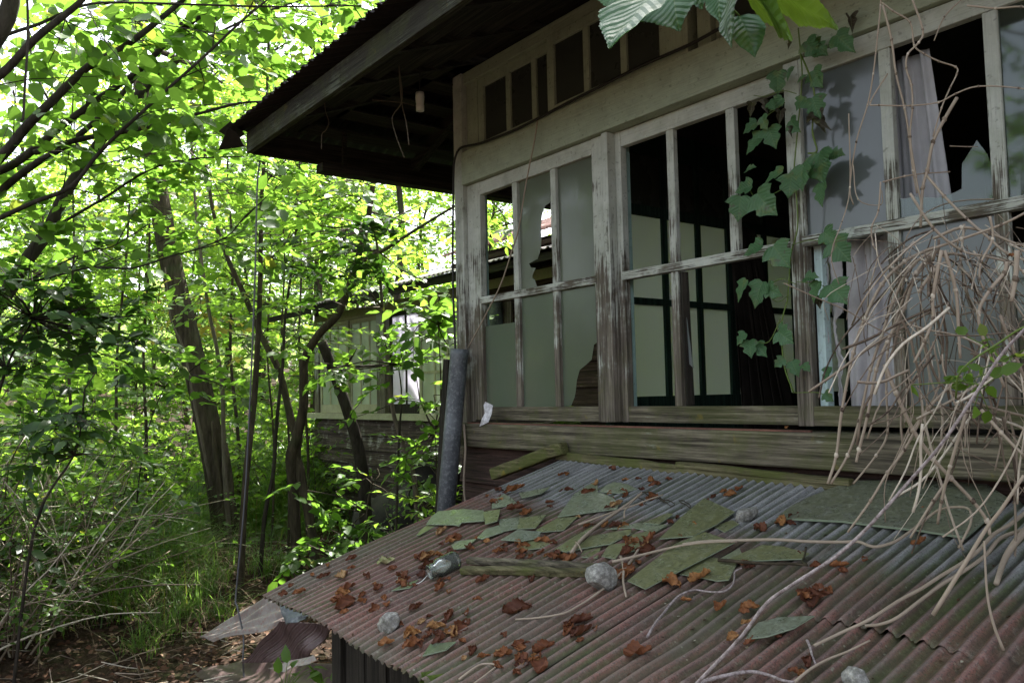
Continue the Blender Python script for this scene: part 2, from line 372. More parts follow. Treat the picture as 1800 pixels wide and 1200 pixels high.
M['eaves_iron'] = m_metal('eaves_iron', (.008, .006, .006), (.020, .013, .011), (.03, .02, .018), .4, .8, 0)
M['dark_iron'] = m_metal('dark_iron', (.010, .009, .008), (.030, .024, .022), (.05, .03, .025), .4, .7, .1)
k = NT('wire'); M['wire'] = k.done(k.bsdf((.10, .10, .11), .5, .4, None, .3))
k = NT('wire_dark'); M['wire_dark'] = k.done(k.bsdf((.02, .018, .016), .6, .3))
k = NT('ceramic'); M['ceramic'] = k.done(k.bsdf((.62, .60, .54), .3, .5))
k = NT('white_plastic'); M['white'] = k.done(k.bsdf((.75, .75, .72), .35, .5))
k = NT('paper'); n = k.noise(k.coord(), 60, 3); M['paper'] = k.done(k.bsdf(k.ramp(n, [(.4, (.45, .44, .47)), (.6, (.66, .65, .69))]), .85, .1))
def m_cloth(name, a, b, tf=.25, tr=(.5, .5, .5)):
    k = NT(name); v = k.coord(); n = k.noise(v, 5, 7, .65); w = k.noise(k.coord((220, 220, 220)), 1, 2)
    col = k.ramp(n, [(.3, a), (.7, b)]); t = k.n('BsdfTranslucent'); k.set(t.inputs[0], tr)
    return k.done(k.mixs(tf, k.bsdf(col, .95, .05, k.bump(w, .2, .002)), t.outputs[0]))
M['cloth_lilac'] = m_cloth('lilac_cloth', (.30, .285, .295), (.56, .54, .56), .12)
M['cloth_grey'] = m_cloth('grey_cloth', (.36, .36, .38), (.56, .56, .58), .2)
M['cloth_dark'] = m_cloth('dark_cloth', (.022, .018, .015), (.055, .046, .04), .08, (.1, .08, .07))
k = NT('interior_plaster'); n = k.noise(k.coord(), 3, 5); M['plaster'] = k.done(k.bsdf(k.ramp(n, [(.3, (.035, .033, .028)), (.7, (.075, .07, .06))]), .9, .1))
k = NT('bounce_plaster'); M['plaster_bounce'] = k.done(k.bsdf((.55, .54, .50), .9, .1))
k = NT('rock'); v = k.coord(); n = k.noise(v, 70, 8, .75); f = k.noise(v, 260, 5, .7); w = k.noise(k.coord((40, 130, 90)), 1, 5, .6, 1.0)
c_ = k.ramp(n, [(.3, (.07, .068, .06)), (.5, (.20, .195, .18)), (.66, (.42, .41, .38))]); c_ = k.mix(k.ramp(w, [(.55, 0.0), (.72, .5)]), c_, (.22, .19, .12))
M['rock'] = k.done(k.bsdf(c_, .85, .2, k.bump(f, .5, .004)))
k = NT('dead_leaf'); r = k.island(); ro = k.objrand(); v = k.coord(); n = k.noise(v, 130, 4)
c_ = k.ramp(ro, [(0, (.075, .028, .018)), (.4, (.155, .055, .026)), (.75, (.24, .095, .036)), (.93, (.34, .165, .06)), (1, (.36, .23, .11))])
c_ = k.mix(k.ramp(n, [(.45, .0), (.7, .5)]), c_, (.055, .024, .018))
t = k.n('BsdfTranslucent'); k.set(t.inputs[0], (.22, .08, .03)); M['dead_leaf'] = k.done(k.mixs(.15, k.bsdf(c_, .7, .25, k.bump(n, .4, .003)), t.outputs[0]))
k = NT('pale_dead_leaf'); v = k.coord(); n = k.noise(v, 30, 5)
M['dead_leaf_green'] = k.done(k.bsdf(k.ramp(n, [(.4, (.25, .27, .12)), (.55, (.32, .30, .16)), (.7, (.18, .09, .04))]), .7, .2))
k = NT('litter'); r = k.island()
c_ = k.ramp(r, [(0, (.026, .015, .011)), (.45, (.07, .036, .022)), (.8, (.12, .062, .036)), (1, (.20, .13, .085))]); M['litter'] = k.done(k.bsdf(c_, .8, .15))
k = NT('grit'); r = k.island(); M['grit'] = k.done(k.bsdf(k.ramp(r, [(0, (.03, .022, .015)), (.5, (.085, .05, .03)), (.8, (.16, .12, .07)), (1, (.30, .28, .22))]), .8, .15))
k = NT('soil'); v = k.coord(); n = k.noise(v, 3, 8, .7); f = k.noise(v, 30, 6, .7)
c_ = k.ramp(f, [(.3, (.018, .012, .008)), (.55, (.05, .032, .022)), (.75, (.10, .066, .045))]); c_ = k.mix(k.ramp(n, [(.5, 0.0), (.7, .7)]), c_, (.035, .05, .015))
M['soil'] = k.done(k.bsdf(c_, .95, .1, k.bump(f, .8, .03)))
k = NT('moss'); v = k.coord(); n = k.noise(v, 30, 6); M['moss'] = k.done(k.bsdf(k.ramp(n, [(.3, (.03, .045, .01)), (.7, (.10, .135, .03))]), .95, .05, k.bump(n, .8, .02)))
def m_bigleaf(name, c1, c2, tr, tf=.4, spots=0.0):                  # a large leaf: veins run out from the midrib in its uv map
    k = NT(name); c = k.n('TexCoord'); u, w, _ = k.sep(c.outputs['UV']); aw = k.math('ABSOLUTE', w)
    a = k.math('SUBTRACT', u, k.math('MULTIPLY', aw, .75)); s_ = k.math('ABSOLUTE', k.math('SUBTRACT', k.math('FRACT', k.math('MULTIPLY', a, 8.0)), .5))
    vein = k.ramp(s_, [(.0, .55), (.07, 0.0)]); mid = k.ramp(aw, [(.0, .8), (.018, 0.0)]); vein = k.math('MAXIMUM', vein, mid)
    n = k.noise(k.coord(), 18, 5); col = k.mix(k.math('ADD', k.math('MULTIPLY', n, .5), k.math('MULTIPLY', k.objrand(), .6)), c1, c2); col = k.mix(vein, col, (.16, .24, .10))
    h = k.math('ADD', s_, k.math('MULTIPLY', n, .15))
    if spots:
        sp = k.ramp(k.noise(k.coord(), 38, 4, .65), [(.60, 0.0), (.66, spots)]); col = k.mix(sp, col, (.10, .075, .06))
        ed = k.ramp(k.noise(k.coord(), 22, 3), [(.56, 0.0), (.68, spots*.8)]); col = k.mix(ed, col, (.17, .20, .06))
    t = k.n('BsdfTranslucent'); k.set(t.inputs[0], tr)
    return k.done(k.mixs(tf, k.bsdf(col, .42, .45, k.bump(h, .5, .006)), t.outputs[0]))
M['big_cool'] = m_bigleaf('large_leaf_upper', (.040, .105, .040), (.075, .16, .075), (.10, .25, .05), .25, .3)
M['big_warm'] = m_bigleaf('large_leaf_backlit', (.055, .125, .016), (.09, .17, .022), (.24, .38, .03), .38, .4)
M['vine_leaf'] = m_bigleaf('vine_leaf', (.040, .110, .046), (.085, .185, .080), (.13, .27, .06), .28, .75)
M['vine_dead'] = m_bigleaf('shrivelled_vine_leaf', (.035, .03, .02), (.08, .065, .05), (.06, .05, .03), .1, .5)
# ---------------------------------------------------------------- the wooden house
H = thing('abandoned_house', 'weathered wooden house with peeling painted window frames and broken frosted panes', 'house', (0, 0, -1.4))
XR = 6.0                                                        # right end of the house, outside the frame
def bx(name, a, b, mat, parent=H, bev=.0025): return MB().box(a, b).build(name, M[mat], parent, bevel=bev)
# posts, beam, sill
bx('corner_post', (0, -.012, -.080), (.078, .10, 1.70), 'worn_z')
bx('door_jamb', (.0785, .012, -.074), (.121, .09, 1.116), 'worn_z')
mb = MB(); mb.beam((.0785, .045, 1.202), (XR, .045, 1.202), .13, .170, seg=1)
mb.build('lintel_beam', M['paint_x'], H, bevel=.004)
mb = MB(); mb.box((-.02, -.055, -.192), (XR, .12, -.080)); mb.build('sill_beam', M['grey_x'], H, bevel=.006)
mb = MB(); mb.box((.13, -.046, -.0795), (2.02, -.036, -.0735)); mb.build('track_rail', M['rust'], H)
# the transom windows over the beam
mb = MB(); mb.box((.0785, .0, 1.640), (XR, .09, 1.70)); mb.build('top_beam', M['paint_x'], H, bevel=.003)
bx('transom_post', (.0787, .02, 1.2875), (.175, .08, 1.639), 'paint_z')
def transom(x0, x1, muls, y, name='transom_window', glass='frost_dark'):
    m = MB(); zb, zt = 1.2885, 1.6385
    m.box((x0, y, zb), (x0+.045, y+.03, zt)); m.box((x1-.045, y, zb), (x1, y+.03, zt))
    m.box((x0+.045, y+.001, zt-.045), (x1-.045, y+.029, zt)); m.box((x0+.045, y+.001, zb), (x1-.045, y+.029, zb+.03))
    for u in muls: m.box((u-.017, y+.003, zb+.03), (u+.017, y+.027, zt-.045))
    f = m.build(name, M['paint_z'], H, bevel=.002)
    MB().box((x0+.04, y+.014, zb+.025), (x1-.04, y+.017, zt-.04)).build('glass', M[glass], f)
transom(.178, .80, (.424, .622), .022)
transom(.76, 1.47, (1.012, 1.231), -.010)
bx('transom_post', (1.47, -.012, 1.2875), (1.565, .07, 1.639), 'paint_z'); bx('transom_post', (1.60, .0, 1.2875), (1.66, .07, 1.639), 'paint_z')
transom(1.665, 2.40, (1.91, 2.15), .022); transom(2.40, 3.2, (2.66, 2.93), -.004); transom(3.2, 4.0, (3.5, 3.75), .022)
# sliding windows
def sash(x0, x1, y, cols, st=(.072, .072), name='sliding_window', zt=1.1155, upper=True, lower=None, mats=('worn_z', 'worn_x')):
    """stiles, rails, glazing bars; lower / upper = lists of bars present"""
    m = MB(); zb = -.0635
    m.box((x0, y, zb), (x0+st[0], y+.034, zt)); m.box((x1-st[1], y, zb), (x1, y+.034, zt))
    a, b = x0+st[0], x1-st[1]
    rails = [((a, y+.001, 1.050), (b, y+.033, zt-.001)), ((a, y+.001, zb+.001), (b, y+.033, 0)), ((a-.012, y-.004, .506), (b+.012, y+.030, .540))]
    for u in cols: m.box((u-.018, y+.004, .540), (u+.018, y+.028, 1.050))
    for u in (cols if lower is None else lower): m.box((u-.018, y+.004, .0), (u+.018, y+.028, .506))
    f = m.build(name, M[mats[0]], H, bevel=.0025); [MB().box(*q).build('rail', M[w_], f, bevel=.003) for q, w_ in zip(rails, (mats[1], 'grey_x', 'worn_x'))]
    return f
def pane(par, pts, y, mat):
    if mat == 'pane_clear': MB().slab([(px_, y, pz) for px_, pz in pts], (0, -1, 0), -.003).build('glass', M[mat], par)
    else: MB().add([(px_, y, pz) for px_, pz in pts], [tuple(range(len(pts)))]).build('glass', M[mat], par)
def full(x0, x1, z0, z1): return [(x0, z0), (x1, z0), (x1, z1), (x0, z1)]
Y1 = .0; w1 = sash(.1215, 1.085, .010, (.471, .751), (.073, .075))
tag(w1, 'window sash with three frosted columns, the left top pane gone')
y = .030
pane(w1, full(.19, .455, 0, .395), y, 'frost_low')                                     # lower left, its top broken off level
hole = [on(u, v, 1, y) for u, v in ((967, 356), (958, 362), (953, 378), (951, 400), (952, 425), (950, 440), (945, 455), (934, 461), (930, 463), (933, 470), (942, 471), (938, 478), (935, 488), (940, 492), (944, 503))]
pane(w1, [(.49, .54), (.49, 1.05), (.735, 1.05), (.735, .955)]+[(p[0], p[2]) for p in hole]+[(.695, .54)], y, 'frost')
pane(w1, full(.77, 1.01, .54, 1.05), y, 'frost'); pane(w1, full(.49, .735, 0, .506), y, 'frost_low')
hole = [on(u, v, 1, y) for u, v in ((1055, 597), (1044, 606), (1040, 632), (1030, 641), (1019, 650), (1014, 668), (1012, 688), (1010, 698), (1004, 713))]
pane(w1, [(.77, .0), (.77, .506), (1.01, .506)]+[(min(p[0], 1.01), p[2]) for p in hole], y, 'frost_low')
mb = MB(); mb.box((.127, .052, -.05), (.1625, .078, 1.10)); mb.build('inner_frame', M['teal'], H)
mb = MB(); mb.box((1.0875, -.006, -.062), (1.121, .055, 1.1155)); mb.build('stile_post', M['worn_z'], H, bevel=.003)
w2 = sash(1.1225, 1.99, .036, (1.415, 1.697), (.033, .045), lower=(1.415,)); tag(w2, 'window sash stripped of all its glass')
mb = MB(); mb.beam((1.449, .056, .50), (1.463, .050, .003), .026, .02); mb.build('split_bar', M['dark_z'], w2)
mb = MB(); mb.slab([(1.462, .05, .33), (1.485, .05, .14), (1.462, .05, .16)], (0, -1, 0), -.003); mb.build('glass', M['frost_grey'], w2)
mb = MB(); mb.box((1.128, .074, -.05), (1.149, .094, 1.10)); mb.build('inner_frame', M['teal'], H)
w3 = sash(1.945, 2.915, .002, (2.284, 2.577), (.056, .06)); tag(w3, 'window sash with a jagged broken upper pane, behind the dead vines')
y = .020
pane(w3, full(1.998, 2.270, .54, 1.05), y, 'frost_grey')
q = [(2.296, .54), (2.296, .60), (2.36, .595), (2.41, .580), (2.455, .585), (2.478, .592), (2.482, .66), (2.505, .69), (2.524, .715), (2.548, .67), (2.561, .62), (2.561, .54)]
pane(w3, q, y, 'pane_clear'); pane(w3, full(2.592, 2.857, .54, 1.05), y, 'pane_clear')
pane(w3, full(2.300, 2.561, .0, .506), y, 'frost_grey')
pane(w3, [(2.592, 0), (2.857, 0), (2.857, .22), (2.74, .30), (2.66, .27), (2.64, .40), (2.592, .42)], y, 'pane_clear')
mb = MB(); mb.box((2.003, .042, -.05), (2.030, .075, .51)); mb.build('inner_frame', M['paleblue'], H)
w4 = sash(2.93, 3.9, .036, (3.24, 3.55)); pane(w4, full(3.0, 3.83, .0, .506), .056, 'frost_grey'); pane(w4, full(3.0, 3.83, .54, 1.05), .056, 'frost_grey')
bx('stile_post', (3.9, -.006, -.062), (3.96, .055, 1.1155), 'worn_z'); mb = MB(); mb.box((3.96, .0, -.08), (XR, .06, 1.1155)); mb.build('wall', M['siding_x'], H)
# lapped boards under the sill
def lapboards(m, x0, x1, y, z0, z1, h, t=.018):
    z = z1; i = 0
    while z > z0+.01:
        za = max(z0, z-h); dz = rng.normal()*.004; k = t*.9
        m.add([(x0, y-t*.3, z), (x1, y-t*.3, z+dz), (x1, y, z+dz), (x0, y, z), (x0, y-t-k, za-.012), (x1, y-t-k, za-.012+dz), (x1, y-.001, za-.012+dz), (x0, y-.001, za-.012)],
              [(0, 1, 2, 3), (7, 6, 5, 4), (4, 5, 1, 0), (5, 6, 2, 1), (6, 7, 3, 2), (7, 4, 0, 3)])
        z -= h
mb = MB(); lapboards(mb, -.01, XR, .03, -1.42, -.194, .165); mb.build('wall', M['siding_x'], H, bevel=.0015)
# inside: floor, ceiling, back wall, corridor partition
mb = MB(); mb.box((.02, .10, -.50), (XR, 4.0, -.44)); mb.build('floor', M['dark_x'], H)
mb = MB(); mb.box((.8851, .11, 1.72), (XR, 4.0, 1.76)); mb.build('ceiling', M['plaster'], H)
mb = MB(); mb.box((.02, .11, 1.20), (.8499, 4.0, 1.24)); mb.build('corridor_bounce_ceiling', M['plaster_bounce'], H)  # unseen ceiling added low and pale to bounce light through the partition
mb = MB(); mb.box((.02, .102, -.4395), (.8499, 4.0, -.40)); mb.build('corridor_bounce_floor', M['cream_x'], H)  # unseen floor, made pale to bounce light onto the partition
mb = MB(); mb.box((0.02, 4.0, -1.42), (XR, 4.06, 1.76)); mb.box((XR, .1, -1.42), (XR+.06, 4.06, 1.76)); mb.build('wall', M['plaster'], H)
mb = MB(); mb.box((-.02, 1.95, -1.42), (.018, 4.06, 1.70)); mb.box((-.02, .10, -1.42), (.018, 1.95, -.14)); mb.box((-.02, .10, 1.12), (.018, 1.95, 1.70)); mb.build('wall', M['siding_y'], H)
mb = MB(); mb.box((-.03, .10, -.14), (.03, 1.95, -.10)); mb.box((-.022, 1.0, -.10), (.014, 1.04, 1.12)); mb.build('window_frame', M['worn_y'], H, bevel=.002)
# glazed partition between corridor and room, standing at x = .85
XP = .85
f = MB()
f.box((XP, .20, -.44), (XP+.035, .335, 1.28)); ys = [.335, .59, .83, 1.075, 1.36, 1.61, 1.86, 2.12]
f.box((XP+.001, .335, -.44), (XP+.034, 2.2, .035)); f.box((XP+.001, .335, .455), (XP+.034, 2.2, .485)); f.box((XP+.001, .335, .868), (XP+.034, 2.2, .915)); f.box((XP+.001, .335, 1.155), (XP+.034, 2.2, 1.28))
for i, yy in enumerate(ys[1:]): f.box((XP+.003, yy-.016 if i != 2 else yy-.03, .035), (XP+.032, yy+.016 if i != 2 else yy+.03, 1.155))
part = f.build('glazed_partition', M['green_z'], H, bevel=.002)
MB().add([(XP+.016, .34, .03), (XP+.016, 2.19, .03), (XP+.016, 2.19, .872), (XP+.016, .34, .872)], [(0, 1, 2, 3)]).build('glass', M['shoji'], part)
MB().box((XP+.0145, .34, .91), (XP+.0175, 2.19, 1.16)).build('transom_glass', M['frost_dark'], part)
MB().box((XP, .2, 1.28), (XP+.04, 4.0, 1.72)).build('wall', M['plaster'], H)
mb = MB(); hp = np.array([XP+.036, .255, .22]); mb.tube([hp, hp+[.018, 0, .01], hp+[.02, 0, .05], hp+[.0, 0, .06]], .004); mb.build('handle', M['wire_dark'], part)
# roof: two slopes that meet along a hip at the left corner
PITCH = .40; XE, YE, ZE = -.76, -.93, 1.472
HIP = 4.3
def corrug(u0, u1, n, amp, per, rnd_=.0):
    u = np.linspace(u0, u1, n); return u, amp*np.cos(2*np.pi*u/per)
u, cz = corrug(XE, XR+.7, 2900, .009, .076)
G = []
for t in np.linspace(0, 1, 8):
    yv = YE+t*HIP; xl = np.maximum(u, XE+t*HIP)
    jag = (rng.normal(size=len(u))*.004 if t == 0 else 0)
    G.append(np.stack([xl, np.full_like(u, yv)+jag, ZE+PITCH*t*HIP+cz], -1))
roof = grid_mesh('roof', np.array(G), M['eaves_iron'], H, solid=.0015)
u, cz = corrug(YE, 4.6, 1500, .009, .076)
G = []
for t in np.linspace(0, 1, 8):
    xv = XE+t*HIP; yl = np.maximum(u, YE+t*HIP)
    G.append(np.stack([np.full_like(u, xv), yl, ZE+.001+PITCH*t*HIP+cz], -1))
grid_mesh('roof_slope', np.array(G), M['eaves_iron'], roof, solid=.0015)
mb = MB()
c0 = np.array([XE, YE, ZE])
mb.slab([c0+[-.06, -.02, .005], c0+[.10, -.012, .015], c0+[.02, .09, -.01], c0+[-.035, .06, -.05]], (0, 0, 1), .002)
mb.slab([c0+[-.10, -.01, -.085], c0+[.06, -.012, -.01], c0+[.06, .03, -.02], c0+[-.01, .10, -.07]], (0, 0, 1), .002)
mb.build('bent_corner_sheet', M['dark_iron'], roof)
for a, b in ((-.70, .42), (.4215, 1.5), (1.5015, XR)): MB().box((a, -.845, 1.343+rng.normal()*.004), (b, -.815, 1.452)).build('fascia_board', M['fascia'], roof, bevel=.003)
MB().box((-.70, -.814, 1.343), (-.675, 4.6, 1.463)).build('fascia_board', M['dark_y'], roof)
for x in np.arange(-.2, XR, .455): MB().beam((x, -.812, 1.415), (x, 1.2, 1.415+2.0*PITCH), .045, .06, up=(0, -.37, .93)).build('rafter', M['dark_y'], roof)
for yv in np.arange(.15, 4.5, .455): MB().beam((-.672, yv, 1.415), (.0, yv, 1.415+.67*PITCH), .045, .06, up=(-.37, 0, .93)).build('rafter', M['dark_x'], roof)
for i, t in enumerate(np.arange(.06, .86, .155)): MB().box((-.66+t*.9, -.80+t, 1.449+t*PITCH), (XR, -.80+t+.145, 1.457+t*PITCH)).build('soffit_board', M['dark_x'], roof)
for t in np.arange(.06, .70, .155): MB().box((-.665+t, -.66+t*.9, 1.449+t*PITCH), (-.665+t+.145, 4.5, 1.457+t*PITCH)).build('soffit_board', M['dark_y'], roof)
mb = MB(); mb.box((-.535, -.53, 1.243), (-.455, 1.6, 1.288)); mb.box((-.50, -.4, 1.288), (-.48, -.38, 1.50)); mb.box((-.50, .9, 1.288), (-.48, .92, 1.50)); mb.build('eave_gutter', M['dark_y'], H)
# small things on and under the eaves
p = dep(738, 163, 3.75); t = thing('lamp_holder', 'white ceramic lamp holder hanging under the dark eaves', 'lamp holder', p)
mb = MB(); mb.lathe([(.0, 0), (.019, 0), (.021, -.02), (.019, -.045), (.017, -.055), (.019, -.06), (.018, -.085), (.012, -.086), (.011, -.07), (0, -.07)], p, (0, 0, 1), 18); mb.build('socket', M['ceramic'], t, True)
mb = MB(); mb.tube([p, p+[.002, .0, .12], p+[0, 0, .30]], .003); mb.build('cord', M['wire_dark'], t)
def wire(name, label, cat, pts, r, mat, group=None):
    pts = np.array(pts); o = MB().tube(pts, r, 5, 4).build(name, M[mat], None, True, origin=pts[0]); return tag(o, label, cat, group)
wire('hanging_wire', 'thin pale wire dangling from the fascia board down to a bent end', 'wire', [dep(u_, v_, 3.6) for u_, v_ in ((697, 45), (700, 90), (702, 130), (706, 180), (714, 215), (719, 255))], .0026, 'bark_pale')
wire('hanging_wire', 'thin wire under the eaves crossing the long pale one and reaching towards the lamp holder', 'wire', [dep(u_, v_, 3.62) for u_, v_ in ((654, 176), (690, 179), (708, 181), (728, 186))], .002, 'bark_pale')
wire('hanging_wire', 'dark wire under the eaves curling back beside the long pale wire', 'wire', [dep(u_, v_, 3.63) for u_, v_ in ((696, 60), (700, 110), (707, 175), (690, 205), (695, 235), (711, 278))], .0025, 'bark_pale')
wire('hanging_wire', 'short crooked wire hanging below the fascia near the eaves corner', 'wire', [dep(u_, v_, 3.95) for u_, v_ in ((570, 165), (572, 195), (578, 215), (572, 230), (566, 236), (565, 262))], .0024, 'bark_pale')
pt = [(457, 283), (452, 330), (447, 520), (432, 850), (415, 1040), (417, 1065), (428, 1118), (427, 1160), (430, 1205)]
wire('hanging_wire', 'long grey wire hanging from the eaves corner right down to the ground', 'wire', [dep(u_, v_, 4.3-.25*i/8) for i, (u_, v_) in enumerate(pt)]+[np.array([.35, -1.2, -1.42])], .0045, 'wire')
wire('cable', 'dark cable sagging over the lintel and into the transom corner', 'cable', [on(u_, v_, 1, -.035) for u_, v_ in ((803, 268), (812, 259), (845, 252), (900, 231), (945, 209), (1000, 180), (1060, 150), (1130, 115), (1210, 80), (1270, 48), (1340, 15), (1400, -20))], .0065, 'wire_dark')
wire('cable', 'dark cable running down the corner post of the house', 'cable', [on(u_, v_, 1, -.05) for u_, v_ in ((804, 266), (798, 290), (797, 350), (796, 430), (797, 520), (800, 600), (803, 700))], .006, 'wire_dark')
wire('dry_vine_stem', 'single dry brown stem strung down across the left window to the pipe', 'stem', [on(u_, v_, 1, -.045) for u_, v_ in ((945, 212), (938, 255), (925, 320), (912, 400), (900, 440), (880, 500), (850, 560), (822, 612))], .0035, 'dead_stem')
wire('dry_vine_stem', 'dry brown stems hanging down beside the foot of the pipe', 'stem', [on(u_, v_, 1, -.075) for u_, v_ in ((815, 745), (818, 790), (815, 850), (820, 905))], .006, 'dead_stem')
# pipe leaning at the corner
a = on(808, 614, 1, -.09); b = on(784, 896, 1, -.16); d = nrm(b-a); t = thing('drain_pipe', 'grey galvanised pipe leaning against the house corner', 'pipe', b+d*.85)
mb = MB(); L_ = np.linalg.norm(b-a)+.85
mb.lathe([(.0415, 0), (.0455, .0), (.0465, .02), (.0455, .045), (.044, .05), (.044, .4), (.0455, .41), (.044, .42), (.044, L_), (.040, L_), (.040, .3), (.0415, 0)], a, d, 22); mb.build('pipe_body', M['pipe'], t, True)
mb = MB(); sd = nrm(np.cross(d, (0, 1, 0))); mb.beam(a-sd*.0448+d*.05, a-sd*.0448+d*L_, .006, .02); mb.build('seam', M['pipe'], t)
a = on(787, 632, 1, .1); b = on(772, 900, 1, .1)
tag(MB().beam(a, b+(b-a)*.7, .05, .025, up=(0, 1, 0)).build('wooden_stake', M['dark_z'], None, origin=b), 'thin dark wooden stake standing behind the grey pipe', 'stake')
# paper scrap
P = [(853, 706), (866, 712), (864, 728), (858, 742), (843, 749), (846, 738), (852, 726), (850, 712)]
tag(MB().slab([on(u_, v_, 1, -.062+.006*math.sin(i*2.2)) for i, (u_, v_) in enumerate(P)], (0, -1, 0), .0012).build('paper_scrap', M['paper'], None, origin=on(855, 725, 1, -.06)), 'torn white paper scrap caught on the window sill at the corner post', 'paper')
# curtains
def curtain(name, label, pts_top, pts_bot, n, folds, amp, mat, group=None, torn=0.0, solid=.002):
    A = np.array(pts_top); B = np.array(pts_bot); h = 26; G = np.zeros((h, n, 3)); ph = rng.uniform(0, 6)
    for j in range(h):
        t = j/(h-1)
        for i in range(n):
            s_ = i/(n-1); p = A[0]*(1-s_)*(1-t)+A[1]*s_*(1-t)+B[0]*(1-s_)*t+B[1]*s_*t
            G[j, i] = p+np.array([.15*amp*math.sin(folds*s_*9+ph), amp*(math.sin(folds*s_*6.28+ph+.6*math.sin(t*3))+.4*math.sin(folds*s_*15+t*2+ph)), 0])
    o = grid_mesh(name, G, M[mat], None, origin=A[0], solid=solid); return tag(o, label, 'curtain', group)
curtain('curtain', 'dark bunched curtain hanging in the room behind the empty window', [(XP+.10, .98, .88), (XP+.10, 1.16, .86)], [(XP+.13, .99, -.40), (XP+.13, 1.50, -.40)], 60, 5, .018, 'cloth_dark')
curtain('curtain', 'pale grey curtain hanging behind the broken upper pane by the dead vines', [(2.215, .10, 1.04), (2.375, .10, 1.04)], [(2.20, .09, -.05), (2.47, .09, -.05)], 50, 2.6, .012, 'cloth_grey')
curtain('torn_curtain', 'wide lilac grey curtain panel hanging straight behind the lower pane gap', [(2.085, .085, .515), (2.25, .085, .515)], [(2.085, .075, -.05), (2.27, .075, -.05)], 50, 2.4, .012, 'cloth_lilac')
def ragged(label, zt, rows, y0, mat='cloth_lilac'):
    """rows = (z, x left, x right) from top to bottom: a strip of cloth with ragged edges, curling at its rim"""
    rows = [(z_, a_-.048, b_-.048) for z_, a_, b_ in rows]; zz = np.linspace(rows[0][0], rows[-1][0], 60); zr = [r_[0] for r_ in rows][::-1]
    xl = np.interp(zz, zr, [r_[1] for r_ in rows][::-1])+rng.normal(size=60)*.0022; xr = np.interp(zz, zr, [r_[2] for r_ in rows][::-1])+rng.normal(size=60)*.0022
    s_ = np.linspace(0, 1, 14); G = np.zeros((60, 14, 3))
    G[..., 0] = xl[:, None]*(1-s_)+xr[:, None]*s_; G[..., 2] = zz[:, None]
    G[..., 1] = y0+.012*np.sin(s_*5+zz[:, None]*6)-.014*(s_**6)
    return tag(grid_mesh('torn_curtain', G, M[mat], None, origin=G[0, 0], solid=.0015), label, 'curtain')
ragged('narrow ragged curtain strip beside the pale blue frame', .5, [(.5, 2.035, 2.075), (.42, 2.035, 2.085), (.3, 2.035, 2.07), (.22, 2.035, 2.082), (.1, 2.037, 2.07), (-.05, 2.04, 2.075)], .07)
ragged('torn lilac curtain with a hole and curled rag ends by the pale blue frame', .5, [(.5, 2.068, 2.125), (.44, 2.082, 2.128), (.36, 2.075, 2.132), (.29, 2.08, 2.128), (.27, 2.083, 2.10), (.2, 2.082, 2.105), (.14, 2.088, 2.13), (.08, 2.09, 2.115), (0, 2.092, 2.132), (-.05, 2.095, 2.132)], .078)

# ---------------------------------------------------------------- the wing behind
WY = 2.05
W = thing('wooden_wing', 'low brown boarded wing with cream window frames and a rusty roof, behind the trees', 'house', (-6.42, WY, -1.4))
def wb(name, a, b, mat, par=W, bev=.003): return MB().box(a, b).build(name, M[mat], par, bevel=bev)
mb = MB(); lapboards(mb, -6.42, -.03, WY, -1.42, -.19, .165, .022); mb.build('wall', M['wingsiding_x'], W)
mb = MB(); lapboards(mb, -2.92, -.03, WY, -.10, 1.12, .2, .018); mb.build('wall', M['siding_x'], W)
mb = MB(); mb.box((-6.42, WY+.001, -1.42), (-6.37, WY+3.4, 1.2)); mb.build('wall', M['siding_y'], W)
wb('window_sill', (-6.50, WY-.10, -.188), (-2.9, WY+.04, -.120), 'cream_x')
wb('header_beam', (-6.42, WY-.02, .985), (-.03, WY+.03, 1.10), 'cream_x')
wb('post', (-6.42, WY-.015, -.118), (-6.30, WY+.05, .984), 'worn_z'); wb('post', (-4.74, WY-.02, -.118), (-4.55, WY+.05, .984), 'worn_z'); wb('post', (-3.02, WY-.015, -.118), (-2.93, WY+.05, .984), 'cream_z')
def wsash(x0, x1, y, n, zs, frame='cream_z', glass='wingpane_reflect', miss=()):
    m = MB(); a, b, zb, zt = x0+.05, x1-.05, -.118, .984
    m.box((x0, y, zb), (a, y+.03, zt)); m.box((b, y, zb), (x1, y+.03, zt)); m.box((a, y+.001, zb), (b, y+.029, zb+.10)); m.box((a, y+.001, zt-.05), (b, y+.029, zt))
    for i in range(1, n): xx = a+(b-a)*i/n; m.box((xx-.015, y+.004, zb+.10), (xx+.015, y+.026, zt-.05))
    for z in zs: m.box((a, y+.006, z-.014), (b, y+.024, z+.014))
    f = m.build('window', M[frame], W, bevel=.002); MB().box((a, y+.013, zb+.10), (b, y+.017, zt-.05)).build('pane', M[glass], f)
wsash(-6.29, -5.50, WY+.004, 3, (.42, .72)); wsash(-5.52, -4.75, WY+.036, 3, (.42,)); wsash(-4.54, -3.84, WY+.036, 2, (.40,), 'dark_z', 'shoji'); wsash(-3.86, -3.03, WY+.004, 3, (.30, .66))  # third sash: white pane stands in for daylight through its broken-out opening
mb = MB(); mb.box((-6.3, WY+1.2, -.5), (-.1, WY+1.24, 1.2)); mb.build('inner_wall', M['plaster'], W)
u = np.linspace(-6.95, -.03, 1500); cz = .008*np.cos(2*np.pi*u/.076)
